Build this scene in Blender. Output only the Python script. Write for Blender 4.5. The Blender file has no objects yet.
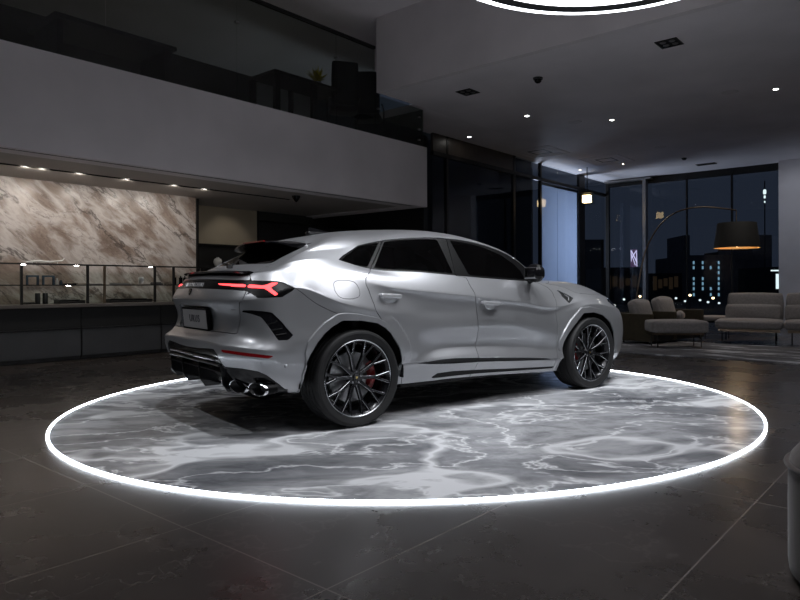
import bpy, math, random
import numpy as np
from mathutils import Vector, Matrix

random.seed(7)
SC = bpy.context.scene
COL = SC.collection
PI = math.pi

# ------------------------------------------------------------------ materials
MATS = {}
def _mat(name):
    m = bpy.data.materials.new(name); m.use_nodes = True
    nt = m.node_tree
    return m, nt, nt.nodes['Principled BSDF']

def setp(b, **k):
    names = dict(color='Base Color', rough='Roughness', metal='Metallic', spec='Specular IOR Level', ior='IOR', trans='Transmission Weight',
                 coat='Coat Weight', coat_rough='Coat Roughness', emit='Emission Color', emit_s='Emission Strength', sheen='Sheen Weight', alpha='Alpha')
    for q, v in k.items():
        if q in ('color', 'emit') and len(v) == 3: v = (*v, 1)
        b.inputs[names[q]].default_value = v

def nd(nt, t, **k):
    n = nt.nodes.new(t)
    for q, v in k.items():
        if q in n.inputs.keys(): n.inputs[q].default_value = v
        else: setattr(n, q, v)
    return n

def ramp(nt, stops, interp='LINEAR'):
    r = nt.nodes.new('ShaderNodeValToRGB'); r.color_ramp.interpolation = interp
    e = r.color_ramp.elements
    while len(e) < len(stops): e.new(.5)
    for i, (p, c) in enumerate(stops):
        e[i].position = p; e[i].color = (c, c, c, 1) if isinstance(c, (int, float)) else (*c, 1)
    return r

def simple(name, color, rough=.5, metal=0., var=.08, scale=8., bump=0., **k):
    """plain surface with a slight procedural unevenness in tone and gloss"""
    m, nt, b = _mat(name)
    setp(b, color=color, rough=rough, metal=metal, **k)
    tc = nd(nt, 'ShaderNodeTexCoord'); no = nd(nt, 'ShaderNodeTexNoise', Scale=scale, Detail=4.)
    nt.links.new(tc.outputs['Object'], no.inputs['Vector'])
    lo = tuple(max(0, c * (1 - var)) for c in color); hi = tuple(min(1, c * (1 + var)) for c in color)
    r = ramp(nt, [(.3, lo), (.7, hi)])
    nt.links.new(no.outputs['Fac'], r.inputs['Fac']); nt.links.new(r.outputs['Color'], b.inputs['Base Color'])
    if bump:
        bu = nd(nt, 'ShaderNodeBump', Strength=bump, Distance=.01)
        n2 = nd(nt, 'ShaderNodeTexNoise', Scale=scale * 12, Detail=3.)
        nt.links.new(tc.outputs['Object'], n2.inputs['Vector'])
        nt.links.new(n2.outputs['Fac'], bu.inputs['Height']); nt.links.new(bu.outputs['Normal'], b.inputs['Normal'])
    MATS[name] = m
    return m

def emitter(name, color, strength):
    m, nt, b = _mat(name)
    setp(b, color=(0, 0, 0), emit=color, emit_s=strength, rough=.6)
    MATS[name] = m
    return m

def glassy(name, tint, gloss_rough=.0, ior=1.5):
    """thin pane: tinted see-through plus a Fresnel reflection"""
    m = bpy.data.materials.new(name); m.use_nodes = True; nt = m.node_tree
    nt.nodes.clear()
    out = nd(nt, 'ShaderNodeOutputMaterial'); mx = nd(nt, 'ShaderNodeMixShader')
    tr = nd(nt, 'ShaderNodeBsdfTransparent'); tr.inputs['Color'].default_value = (*tint, 1)
    gl = nd(nt, 'ShaderNodeBsdfGlossy'); gl.inputs['Roughness'].default_value = gloss_rough
    fr = nd(nt, 'ShaderNodeFresnel'); fr.inputs['IOR'].default_value = ior
    ge = nd(nt, 'ShaderNodeNewGeometry'); inv = nd(nt, 'ShaderNodeMath', operation='SUBTRACT'); inv.inputs[0].default_value = 1.
    mu = nd(nt, 'ShaderNodeMath', operation='MULTIPLY')
    nt.links.new(ge.outputs['Backfacing'], inv.inputs[1]); nt.links.new(fr.outputs['Fac'], mu.inputs[0]); nt.links.new(inv.outputs[0], mu.inputs[1])
    nt.links.new(mu.outputs[0], mx.inputs['Fac']); nt.links.new(tr.outputs[0], mx.inputs[1]); nt.links.new(gl.outputs[0], mx.inputs[2])
    nt.links.new(mx.outputs[0], out.inputs['Surface'])
    MATS[name] = m
    return m

M = MATS
# ---- car
def car_paint():
    m, nt, b = _mat('silver_paint')
    setp(b, color=(.38, .385, .40), rough=.35, metal=.68, coat=.5, coat_rough=.05)
    tc = nd(nt, 'ShaderNodeTexCoord'); v = nd(nt, 'ShaderNodeTexVoronoi', Scale=900.)
    nt.links.new(tc.outputs['Object'], v.inputs['Vector'])
    r = ramp(nt, [(0., (.35, .355, .37)), (1., (.41, .415, .43))])
    nt.links.new(v.outputs['Color'], r.inputs['Fac']); nt.links.new(r.outputs['Color'], b.inputs['Base Color'])
    MATS['silver_paint'] = m
car_paint()
simple('gloss_black', (.006, .006, .007), .16, var=.2, spec=.30)
simple('frame_black', (.003, .003, .0033), .35, var=.1, spec=.12)
simple('satin_black', (.012, .012, .013), .42, var=.2)
simple('dark_lining', (.004, .004, .0045), .8, var=.2)
simple('tyre_rubber', (.0045, .0045, .005), .7, var=.15, scale=30)
simple('rim_black', (.012, .012, .014), .22, metal=.3, var=.1)
simple('machined_silver', (.42, .43, .45), .25, metal=1., var=.05)
simple('brake_steel', (.30, .30, .31), .38, metal=1., var=.1, scale=40)
simple('caliper_red', (.26, .008, .010), .35, var=.1)
simple('handle_lit_silver', (.62, .63, .65), .25, metal=.6, var=.03)  # body colour made lighter, top light on the handles painted in
simple('chrome', (.70, .71, .73), .10, metal=1., var=.03)
simple('plate_grey', (.27, .26, .26), .35, var=.12, scale=5)
simple('plate_ink', (.02, .02, .025), .5, var=.1)
simple('red_lens', (.28, .008, .012), .12, var=.15, coat=1.)
simple('letter_grey', (.45, .45, .46), .4, metal=.3, var=.05)
simple('badge_gold', (.55, .40, .16), .3, metal=1., var=.1)
simple('seat_leather', (.016, .016, .018), .5, var=.2)
emitter('tail_light_red', (1., .062, .070), 3.2)
emitter('tail_light_core', (1., .50, .46), 5.5)
glassy('window_tint', (.055, .064, .068), 0., 1.34)
glassy('lens_clear', (.55, .56, .58))

# ---- room
simple('plaster_grey', (.74, .69, .70), .75, var=.06, scale=1.2)
simple('plaster_dim', (.80, .75, .77), .8, var=.08, scale=.7)
simple('reflection_brown', (.075, .060, .050), .35, var=.15)  # tone of the ceiling reflected in the header glass
simple('soffit_taupe', (.40, .36, .33), .6, var=.05, scale=1.)
simple('beige_lacquer', (.42, .36, .27), .16, var=.05, scale=1.5, coat=.3)
simple('dark_panel', (.020, .020, .020), .4, var=.25, scale=2)
simple('dark_wall', (.028, .030, .026), .5, var=.25, scale=1.5)
simple('black_metal', (.016, .015, .015), .4, metal=.4, var=.2)
simple('bronze_metal', (.24, .18, .13), .32, metal=.9, var=.15)
simple('grey_metal', (.30, .29, .29), .35, metal=.8, var=.1)
simple('cabinet_grey', (.045, .045, .048), .42, var=.12, scale=3)
simple('counter_taupe', (.13, .115, .105), .3, var=.12, scale=5)
simple('recess_black', (.004, .004, .004), .6, var=.2)
simple('white_ceramic', (.65, .65, .64), .3, var=.05)
simple('mid_paper', (.25, .22, .19), .6, var=.2)
simple('blue_lit_glaze', (.055, .085, .12), .2, var=.2)  # blue light on the dark bracket stands painted in; also a bottle's glaze
glassy('clear_glass', (.86, .90, .88), 0., 1.45)
glassy('dim_glass', (.62, .66, .64), 0., 1.5)
glassy('facade_glass', (.80, .84, .88), 0., 1.45)
simple('sofa_fabric', (.27, .25, .245), .9, var=.14, scale=30, bump=.15, sheen=.3)
simple('sofa_fabric_dark', (.13, .122, .125), .9, var=.14, scale=30, bump=.15, sheen=.3)
simple('olive_leather', (.058, .046, .026), .5, var=.15, scale=12, bump=.08)
simple('brown_leather', (.062, .040, .030), .5, var=.15, scale=12, bump=.08)
simple('lamp_shade_black', (.012, .011, .009), .8, var=.2)
simple('lamp_shade_gold', (.60, .38, .17), .5, var=.1)
def blind():
    m = bpy.data.materials.new('blind_blue'); m.use_nodes = True; nt = m.node_tree; nt.nodes.clear()
    out = nd(nt, 'ShaderNodeOutputMaterial'); mx = nd(nt, 'ShaderNodeMixShader'); mx.inputs[0].default_value = .6
    d = nd(nt, 'ShaderNodeBsdfDiffuse'); d.inputs['Color'].default_value = (.5, .54, .62, 1); t = nd(nt, 'ShaderNodeBsdfTranslucent'); t.inputs['Color'].default_value = (.55, .6, .7, 1)
    nt.links.new(d.outputs[0], mx.inputs[1]); nt.links.new(t.outputs[0], mx.inputs[2]); nt.links.new(mx.outputs[0], out.inputs['Surface'])
    MATS['blind_blue'] = m
blind()
simple('night_concrete', (.12, .12, .14), .8, var=.2, scale=1.)
simple('night_dark', (.020, .022, .030), .8, var=.3, scale=1.)
simple('plant_yellow', (.70, .58, .04), .6, var=.3, scale=20)
simple('plant_green', (.05, .10, .02), .6, var=.3, scale=20)
emitter('lamp_disc', (.95, .95, 1.), 5.0)
emitter('ring_strip', (.90, .94, 1.), 8.)
emitter('floor_led', (.84, .91, 1.), 17.)
emitter('downlight_bulb', (1., .97, .92), 30.)
emitter('downlight_warm', (1., .86, .66), 20.)
emitter('bulb_warm', (1., .70, .36), 9.)
emitter('screen_white', (.80, .72, 1.), 1.1)
emitter('screen_violet', (.30, .16, .34), .25)
emitter('city_cyan', (.45, .80, 1.), .5)
emitter('city_warm', (1., .62, .34), .016)
emitter('city_white', (.85, .95, .90), 1.5)
emitter('city_blue', (.10, .18, .42), .10)

def marble_platform():
    m, nt, b = _mat('platform_marble'); L = nt.links.new
    tc = nd(nt, 'ShaderNodeTexCoord')
    mp = nd(nt, 'ShaderNodeMapping'); mp.inputs['Rotation'].default_value = (0, 0, -.25); mp.inputs['Scale'].default_value = (.62, .95, 1.)
    L(tc.outputs['Object'], mp.inputs['Vector'])
    w = nd(nt, 'ShaderNodeTexNoise', Scale=.9, Detail=3.); L(mp.outputs[0], w.inputs['Vector'])
    mixv = nd(nt, 'ShaderNodeMixRGB', blend_type='ADD'); mixv.inputs['Fac'].default_value = .85
    L(mp.outputs[0], mixv.inputs[1]); L(w.outputs['Color'], mixv.inputs[2])
    def ridge(scale, detail, width, rough=.55, off=0):
        n = nd(nt, 'ShaderNodeTexNoise', Scale=scale, Detail=detail, Roughness=rough)
        o = nd(nt, 'ShaderNodeVectorMath', operation='ADD'); o.inputs[1].default_value = (off, off * 2.3, off)
        L(mixv.outputs[0], o.inputs[0]); L(o.outputs[0], n.inputs['Vector'])
        s = nd(nt, 'ShaderNodeMath', operation='SUBTRACT'); s.inputs[1].default_value = .5; L(n.outputs['Fac'], s.inputs[0])
        a = nd(nt, 'ShaderNodeMath', operation='ABSOLUTE'); L(s.outputs[0], a.inputs[0])
        r = ramp(nt, [(0., 1.), (width * .35, .45), (width, 0.)]); L(a.outputs[0], r.inputs['Fac'])
        return r
    r1 = ridge(.95, 3., .045); r2 = ridge(1.7, 5., .022, off=3.1); r3 = ridge(.6, 7., .15, .66, off=7.7)
    a1 = nd(nt, 'ShaderNodeMixRGB', blend_type='ADD'); a1.inputs[0].default_value = .75; L(r1.outputs[0], a1.inputs[1]); L(r2.outputs[0], a1.inputs[2])
    a2 = nd(nt, 'ShaderNodeMixRGB', blend_type='ADD'); a2.inputs[0].default_value = .50; L(a1.outputs[0], a2.inputs[1]); L(r3.outputs[0], a2.inputs[2])
    cl = nd(nt, 'ShaderNodeTexNoise', Scale=2.2, Detail=8., Roughness=.68); L(mixv.outputs[0], cl.inputs['Vector'])
    base = ramp(nt, [(.30, (.07, .074, .082)), (.52, (.135, .14, .155)), (.72, (.25, .26, .28))]); L(cl.outputs['Fac'], base.inputs['Fac'])
    fin = nd(nt, 'ShaderNodeMixRGB'); L(a2.outputs[0], fin.inputs[0]); L(base.outputs[0], fin.inputs[1]); fin.inputs[2].default_value = (.84, .85, .87, 1)
    L(fin.outputs[0], b.inputs['Base Color']); setp(b, rough=.22, spec=.35)
    MATS['platform_marble'] = m
marble_platform()

def dark_floor():
    m, nt, b = _mat('floor_stone'); L = nt.links.new
    tc = nd(nt, 'ShaderNodeTexCoord')
    n1 = nd(nt, 'ShaderNodeTexNoise', Scale=.9, Detail=8., Roughness=.65); L(tc.outputs['Object'], n1.inputs['Vector'])
    base = ramp(nt, [(.3, (.026, .0215, .019)), (.7, (.060, .050, .044))]); L(n1.outputs['Fac'], base.inputs['Fac'])
    # thin mineral veins
    n2 = nd(nt, 'ShaderNodeTexNoise', Scale=.7, Detail=6., Roughness=.6); L(tc.outputs['Object'], n2.inputs['Vector'])
    s = nd(nt, 'ShaderNodeMath', operation='SUBTRACT'); s.inputs[1].default_value = .5; L(n2.outputs['Fac'], s.inputs[0])
    a = nd(nt, 'ShaderNodeMath', operation='ABSOLUTE'); L(s.outputs[0], a.inputs[0])
    vr = ramp(nt, [(0., .20), (.006, 0.)]); L(a.outputs[0], vr.inputs['Fac'])
    m1 = nd(nt, 'ShaderNodeMixRGB'); L(vr.outputs[0], m1.inputs[0]); L(base.outputs[0], m1.inputs[1]); m1.inputs[2].default_value = (.20, .18, .17, 1)
    # joints between the slabs
    sx = nd(nt, 'ShaderNodeSeparateXYZ'); L(tc.outputs['Object'], sx.inputs[0])
    def joint(o, period, off):
        ad = nd(nt, 'ShaderNodeMath', operation='ADD'); ad.inputs[1].default_value = 200 * period - off; L(o, ad.inputs[0])
        mo = nd(nt, 'ShaderNodeMath', operation='MODULO'); mo.inputs[1].default_value = period; L(ad.outputs[0], mo.inputs[0])
        lt = nd(nt, 'ShaderNodeMath', operation='LESS_THAN'); lt.inputs[1].default_value = .007; L(mo.outputs[0], lt.inputs[0])
        return lt
    j1 = joint(sx.outputs['X'], 1.02, -.865); j2 = joint(sx.outputs['Y'], 2.04, 1.62)
    mx = nd(nt, 'ShaderNodeMath', operation='MAXIMUM'); L(j1.outputs[0], mx.inputs[0]); L(j2.outputs[0], mx.inputs[1])
    sc = nd(nt, 'ShaderNodeMath', operation='MULTIPLY'); sc.inputs[1].default_value = .75; L(mx.outputs[0], sc.inputs[0])
    m2 = nd(nt, 'ShaderNodeMixRGB'); L(sc.outputs[0], m2.inputs[0]); L(m1.outputs[0], m2.inputs[1]); m2.inputs[2].default_value = (.20, .175, .16, 1)
    L(m2.outputs[0], b.inputs['Base Color'])
    rr = ramp(nt, [(.3, .20), (.7, .36)]); L(n1.outputs['Fac'], rr.inputs['Fac']); L(rr.outputs[0], b.inputs['Roughness'])
    setp(b, spec=.45)
    MATS['floor_stone'] = m
dark_floor()

def stone_wall():
    m, nt, b = _mat('wall_marble'); L = nt.links.new
    tc = nd(nt, 'ShaderNodeTexCoord')
    rt = nd(nt, 'ShaderNodeMapping'); rt.inputs['Rotation'].default_value = (math.radians(40), 0, 0); L(tc.outputs['Object'], rt.inputs['Vector'])
    mp = nd(nt, 'ShaderNodeMapping'); mp.inputs['Scale'].default_value = (1, .42, 1.15); mp.inputs['Location'].default_value = (0, .35, .2); L(rt.outputs[0], mp.inputs['Vector'])
    w = nd(nt, 'ShaderNodeTexNoise', Scale=1.1, Detail=5.); L(mp.outputs[0], w.inputs['Vector'])
    av = nd(nt, 'ShaderNodeMixRGB', blend_type='ADD'); av.inputs[0].default_value = .55; L(mp.outputs[0], av.inputs[1]); L(w.outputs['Color'], av.inputs[2])
    n1 = nd(nt, 'ShaderNodeTexNoise', Scale=3.6, Detail=14., Roughness=.80); L(av.outputs[0], n1.inputs['Vector'])
    base = ramp(nt, [(.30, (.12, .085, .07)), (.48, (.235, .18, .15)), (.62, (.33, .265, .225)), (.78, (.42, .36, .33))]); L(n1.outputs['Fac'], base.inputs['Fac'])
    def ridge(scale, det, width, off, peak):
        o = nd(nt, 'ShaderNodeVectorMath', operation='ADD'); o.inputs[1].default_value = (off, off, off * .7); L(av.outputs[0], o.inputs[0])
        n = nd(nt, 'ShaderNodeTexNoise', Scale=scale, Detail=det, Roughness=.6); L(o.outputs[0], n.inputs['Vector'])
        s = nd(nt, 'ShaderNodeMath', operation='SUBTRACT'); s.inputs[1].default_value = .5; L(n.outputs['Fac'], s.inputs[0])
        a = nd(nt, 'ShaderNodeMath', operation='ABSOLUTE'); L(s.outputs[0], a.inputs[0])
        r = ramp(nt, [(0., peak), (width, 0.)]); L(a.outputs[0], r.inputs['Fac']); return r
    wv = ridge(1.3, 7., .075, 2.2, .8); dv = ridge(1.05, 8., .016, 5.6, .85); d2 = ridge(2.3, 9., .012, 9.1, .5)
    m1 = nd(nt, 'ShaderNodeMixRGB'); L(wv.outputs[0], m1.inputs[0]); L(base.outputs[0], m1.inputs[1]); m1.inputs[2].default_value = (.60, .56, .54, 1)
    m2 = nd(nt, 'ShaderNodeMixRGB'); L(dv.outputs[0], m2.inputs[0]); L(m1.outputs[0], m2.inputs[1]); m2.inputs[2].default_value = (.055, .042, .038, 1)
    m3 = nd(nt, 'ShaderNodeMixRGB'); L(d2.outputs[0], m3.inputs[0]); L(m2.outputs[0], m3.inputs[1]); m3.inputs[2].default_value = (.10, .075, .065, 1)
    L(m3.outputs[0], b.inputs['Base Color']); setp(b, rough=.28)
    MATS['wall_marble'] = m
stone_wall()

def rug_pattern():
    m, nt, b = _mat('rug_wool'); L = nt.links.new
    tc = nd(nt, 'ShaderNodeTexCoord')
    mp = nd(nt, 'ShaderNodeMapping'); mp.inputs['Scale'].default_value = (.45, 1.3, 1); L(tc.outputs['Object'], mp.inputs['Vector'])
    n1 = nd(nt, 'ShaderNodeTexNoise', Scale=1.7, Detail=9., Roughness=.7); L(mp.outputs[0], n1.inputs['Vector'])
    base = ramp(nt, [(.42, (.09, .09, .10)), (.52, (.17, .17, .185)), (.58, (.60, .61, .65))]); L(n1.outputs['Fac'], base.inputs['Fac'])
    L(base.outputs[0], b.inputs['Base Color']); setp(b, rough=.95)
    MATS['rug_wool'] = m
rug_pattern()

def pouf_leather():
    m, nt, b = _mat('pouf_velvet'); L = nt.links.new
    tc = nd(nt, 'ShaderNodeTexCoord')
    mp = nd(nt, 'ShaderNodeMapping'); mp.inputs['Scale'].default_value = (9, 9, 1.2); L(tc.outputs['Object'], mp.inputs['Vector'])
    n1 = nd(nt, 'ShaderNodeTexNoise', Scale=4., Detail=9., Roughness=.7); L(mp.outputs[0], n1.inputs['Vector'])
    base = ramp(nt, [(.3, (.030, .021, .018)), (.7, (.075, .054, .046))]); L(n1.outputs['Fac'], base.inputs['Fac'])
    L(base.outputs[0], b.inputs['Base Color']); setp(b, rough=.85, sheen=.3)
    MATS['pouf_velvet'] = m
pouf_leather()

# ------------------------------------------------------------------ mesh building
class MB:
    def __init__(s): s.v = []; s.f = []; s.m = []
    def add(s, verts, faces, m=0):
        o = len(s.v); s.v += [tuple(map(float, p)) for p in verts]
        s.f += [tuple(i + o for i in f) for f in faces]; s.m += [m] * len(faces)
        return s
    def box(s, x0, x1, y0, y1, z0, z1, m=0):
        x0, x1 = sorted((x0, x1)); y0, y1 = sorted((y0, y1)); z0, z1 = sorted((z0, z1))
        v = [(x, y, z) for z in (z0, z1) for y in (y0, y1) for x in (x0, x1)]
        return s.add(v, [(0,2,3,1),(4,5,7,6),(0,1,5,4),(2,6,7,3),(0,4,6,2),(1,3,7,5)], m)
    def obox(s, c, ax, half, m=0):
        c = np.array(c, float); ax = [np.array(a, float) for a in ax]
        v = [c + ax[0]*half[0]*i + ax[1]*half[1]*j + ax[2]*half[2]*k for k in (-1,1) for j in (-1,1) for i in (-1,1)]
        return s.add(v, [(0,2,3,1),(4,5,7,6),(0,1,5,4),(2,6,7,3),(0,4,6,2),(1,3,7,5)], m)
    def prism(s, poly, ext, m=0):
        """closed 3D polygon swept by the vector ext"""
        n = len(poly); p = [np.array(q, float) for q in poly]; e = np.array(ext, float)
        v = p + [q + e for q in p]
        f = [tuple(range(n))[::-1], tuple(range(n, 2*n))] + [(i, (i+1) % n, n + (i+1) % n, n + i) for i in range(n)]
        return s.add(v, f, m)
    def tube(s, pts, r, n=10, m=0, caps=True):
        pts = [np.array(p, float) for p in pts]; k = len(pts)
        rs = r if hasattr(r, '__len__') else [r] * k
        t0 = pts[1] - pts[0]; t0 /= np.linalg.norm(t0)
        a = np.cross(t0, (0, 0, 1) if abs(t0[2]) < .9 else (1, 0, 0)); a /= np.linalg.norm(a)
        V = []
        for i, p in enumerate(pts):
            t = pts[min(i+1, k-1)] - pts[max(i-1, 0)]; t /= np.linalg.norm(t)
            a = a - t * (a @ t); a /= np.linalg.norm(a); b = np.cross(t, a)
            V += [p + rs[i] * (a * math.cos(2*PI*j/n) + b * math.sin(2*PI*j/n)) for j in range(n)]
        F = [(i*n + j, i*n + (j+1) % n, (i+1)*n + (j+1) % n, (i+1)*n + j) for i in range(k-1) for j in range(n)]
        if caps: F += [tuple(range(n))[::-1], tuple(range((k-1)*n, k*n))]
        return s.add(V, F, m)
    def lathe(s, prof, c=(0,0,0), ax=((1,0,0),(0,1,0),(0,0,1)), n=48, m=0, mids=None):
        """profile of (radius, height) turned about ax[2] through c"""
        c = np.array(c, float); X, Y, Z = [np.array(a, float) for a in ax]
        V = [c + r * (X * math.cos(2*PI*j/n) + Y * math.sin(2*PI*j/n)) + h * Z for r, h in prof for j in range(n)]
        o = len(s.v); s.v += [tuple(p) for p in V]
        for i in range(len(prof) - 1):
            for j in range(n):
                q = (i*n + j, i*n + (j+1) % n, (i+1)*n + (j+1) % n, (i+1)*n + j)
                s.f.append(tuple(o + x for x in q)); s.m.append(mids[i] if mids else m)
        return s
    def disc(s, c, ax, r, n=32, m=0):
        c = np.array(c, float); X, Y = [np.array(a, float) for a in ax]
        return s.add([c + r * (X * math.cos(2*PI*j/n) + Y * math.sin(2*PI*j/n)) for j in range(n)], [tuple(range(n))], m)
    def cushion(s, c, half, r=.06, puff=.03, n=9, rot=None, m=0):
        """soft block: rounded edges, domed faces"""
        half = np.array(half, float); r = min(r, *(half * .98))
        idx = {}; V = []; F = []
        def vid(p):
            key = tuple(np.round(p, 5))
            if key not in idx:
                q = np.array(p) * half; core = np.clip(q, -(half - r), half - r); d = q - core; l = np.linalg.norm(d)
                w = core + (d / l * r if l > 0 else d)
                for a in range(3):
                    o = [i for i in range(3) if i != a]
                    w[a] += np.sign(p[a]) * abs(p[a])**3 * puff * (half[a] / half.max())**.0 * (1 - abs(p[o[0]])**2.5) * (1 - abs(p[o[1]])**2.5)
                idx[key] = len(V); V.append(w)
            return idx[key]
        g = np.sin(np.linspace(-PI/2, PI/2, n))
        for a in range(3):
            for sg in (-1, 1):
                for i in range(n-1):
                    for j in range(n-1):
                        q = []
                        for di, dj in ((0,0),(1,0),(1,1),(0,1)):
                            p = [0, 0, 0]; p[a] = sg; p[(a+1) % 3] = g[i+di]; p[(a+2) % 3] = g[j+dj]; q.append(vid(p))
                        F.append(tuple(q) if sg > 0 else tuple(q[::-1]))
        R = np.array(rot) if rot is not None else np.eye(3)
        return s.add([R @ v + np.array(c) for v in V], F, m)
    def mesh(s, name, org=(0, 0, 0)):
        me = bpy.data.meshes.new(name); o = np.array(org, float)
        me.from_pydata([tuple(np.array(p) - o) for p in s.v], [], s.f); me.update()
        return me

def rotz(a): return np.array([[math.cos(a), -math.sin(a), 0], [math.sin(a), math.cos(a), 0], [0, 0, 1]])
def rotx(a): return np.array([[1, 0, 0], [0, math.cos(a), -math.sin(a)], [0, math.sin(a), math.cos(a)]])

class Frame:
    """a local frame on the floor: part coordinates are given in it"""
    def __init__(s, loc=(0, 0, 0), rz=0.): s.loc = np.array(loc, float); s.rz = rz; s.R = rotz(rz)
    def w(s, p): return s.loc + s.R @ np.array(p, float)
WORLD = Frame()
BLD = Frame((0, 0, 0), math.radians(-38.5))     # x = across the hall (t), y = along it (s)
ORG = {}

def tag(o, label=None, cat=None, group=None, kind=None):
    if label: o['label'] = label
    if cat: o['category'] = cat
    if group: o['group'] = group
    if kind: o['kind'] = kind
    return o

def thing(name, label, cat, org, fr=WORLD, group=None):
    o = bpy.data.objects.new(name, None); COL.objects.link(o); o.empty_display_size = .1
    o.location = fr.w(org); o.rotation_euler = (0, 0, fr.rz); ORG[o.name] = np.array(org, float)
    return tag(o, label, cat, group)

def smooth(me, ang):
    if ang:
        me.polygons.foreach_set('use_smooth', [True] * len(me.polygons)); me.set_sharp_from_angle(angle=math.radians(ang))

def obj(name, mb, mats, parent=None, fr=WORLD, sm=35, bevel=0, org=None, label=None, cat=None, group=None, kind=None):
    mats = mats if isinstance(mats, (list, tuple)) else [mats]
    v = np.array(mb.v)
    if parent is not None: o_ = ORG[parent.name]
    elif org is not None: o_ = np.array(org, float)
    else: o_ = np.array([(v[:,0].min()+v[:,0].max())/2, (v[:,1].min()+v[:,1].max())/2, v[:,2].min()])
    me = mb.mesh(name, o_)
    for q in mats: me.materials.append(MATS[q])
    if len(mats) > 1: me.polygons.foreach_set('material_index', mb.m)
    smooth(me, sm)
    o = bpy.data.objects.new(name, me); COL.objects.link(o)
    if parent is not None: o.parent = parent; ORG[o.name] = o_
    else:
        o.location = fr.w(o_); o.rotation_euler = (0, 0, fr.rz); ORG[o.name] = o_
    if bevel:
        b = o.modifiers.new('bevel', 'BEVEL'); b.width = bevel; b.segments = 2; b.limit_method = 'ANGLE'; b.angle_limit = math.radians(40)
    return tag(o, label, cat, group, kind)

def dup(root, loc=None, label=None, group=None, rz=None):
    """a copy of a thing with copies of its parts and their sub-parts (mesh data shared)"""
    r = root.copy(); COL.objects.link(r)
    if loc is not None: r.location = loc
    if rz is not None: r.rotation_euler = (0, 0, rz)
    if label: r['label'] = label
    if group: r['group'] = group
    for ch in list(root.children):
        c = ch.copy(); COL.objects.link(c); c.parent = r
        for g in ch.children:
            d = g.copy(); COL.objects.link(d); d.parent = c
    return r

def _unused_text_mesh(name, body, size, mat, X, Y, pos, parent, spacing=1., depth=.002, align='CENTER'):
    cu = bpy.data.curves.new(name, 'FONT'); cu.body = body; cu.size = size; cu.extrude = depth; cu.align_x = align; cu.align_y = 'CENTER'; cu.space_character = spacing
    o = bpy.data.objects.new(name, cu); COL.objects.link(o)
    X = Vector(X).normalized(); Y = Vector(Y).normalized(); Z = X.cross(Y)
    o.parent = parent
    o.matrix_local = Matrix.Translation(Vector(np.array(pos, float) - ORG[parent.name])) @ Matrix((X, Y, Z)).transposed().to_4x4()
    cu.materials.append(MATS[mat])
    return o

# ---- body surface from a control net (rows = contour loops round the car, columns = rear centre .. front centre)
def catmull(P, n_list):
    P = np.asarray(P, float); n = len(P)
    d = np.linalg.norm(np.diff(P.reshape(n, -1), axis=0), axis=1) if P.ndim > 1 else np.abs(np.diff(P))
    d = np.maximum(d, 1e-4) ** 0.7
    t = np.concatenate([[0], np.cumsum(d)])
    m = np.zeros_like(P)
    for i in range(1, n - 1):
        h0, h1 = t[i] - t[i-1], t[i+1] - t[i]
        m[i] = ((P[i]-P[i-1]) / h0 * h1 + (P[i+1]-P[i]) / h1 * h0) / (h0 + h1)
    m[0] = (P[1]-P[0]) / (t[1]-t[0]); m[-1] = (P[-1]-P[-2]) / (t[-1]-t[-2])
    if n > 2:
        m[0] = 1.5 * m[0] - .5 * m[1]; m[-1] = 1.5 * m[-1] - .5 * m[-2]
    out = []
    for i in range(n - 1):
        h = t[i+1] - t[i]
        for k in range(n_list[i]):
            s = k / n_list[i]
            out.append((2*s**3-3*s*s+1)*P[i] + (s**3-2*s*s+s)*h*m[i] + (-2*s**3+3*s*s)*P[i+1] + (s**3-s*s)*h*m[i+1])
    out.append(P[-1])
    return np.array(out)

def loop_u(row, nu):
    # tangent at the two centre ends runs square across the car: add mirrored ghosts
    r = np.asarray(row, float)
    g0 = r[1] * [1, -1, 1]; g1 = r[-2] * [1, -1, 1]
    ext = np.vstack([g0, r, g1])
    return catmull(ext, [2] + nu + [2])[2:-2]

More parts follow.
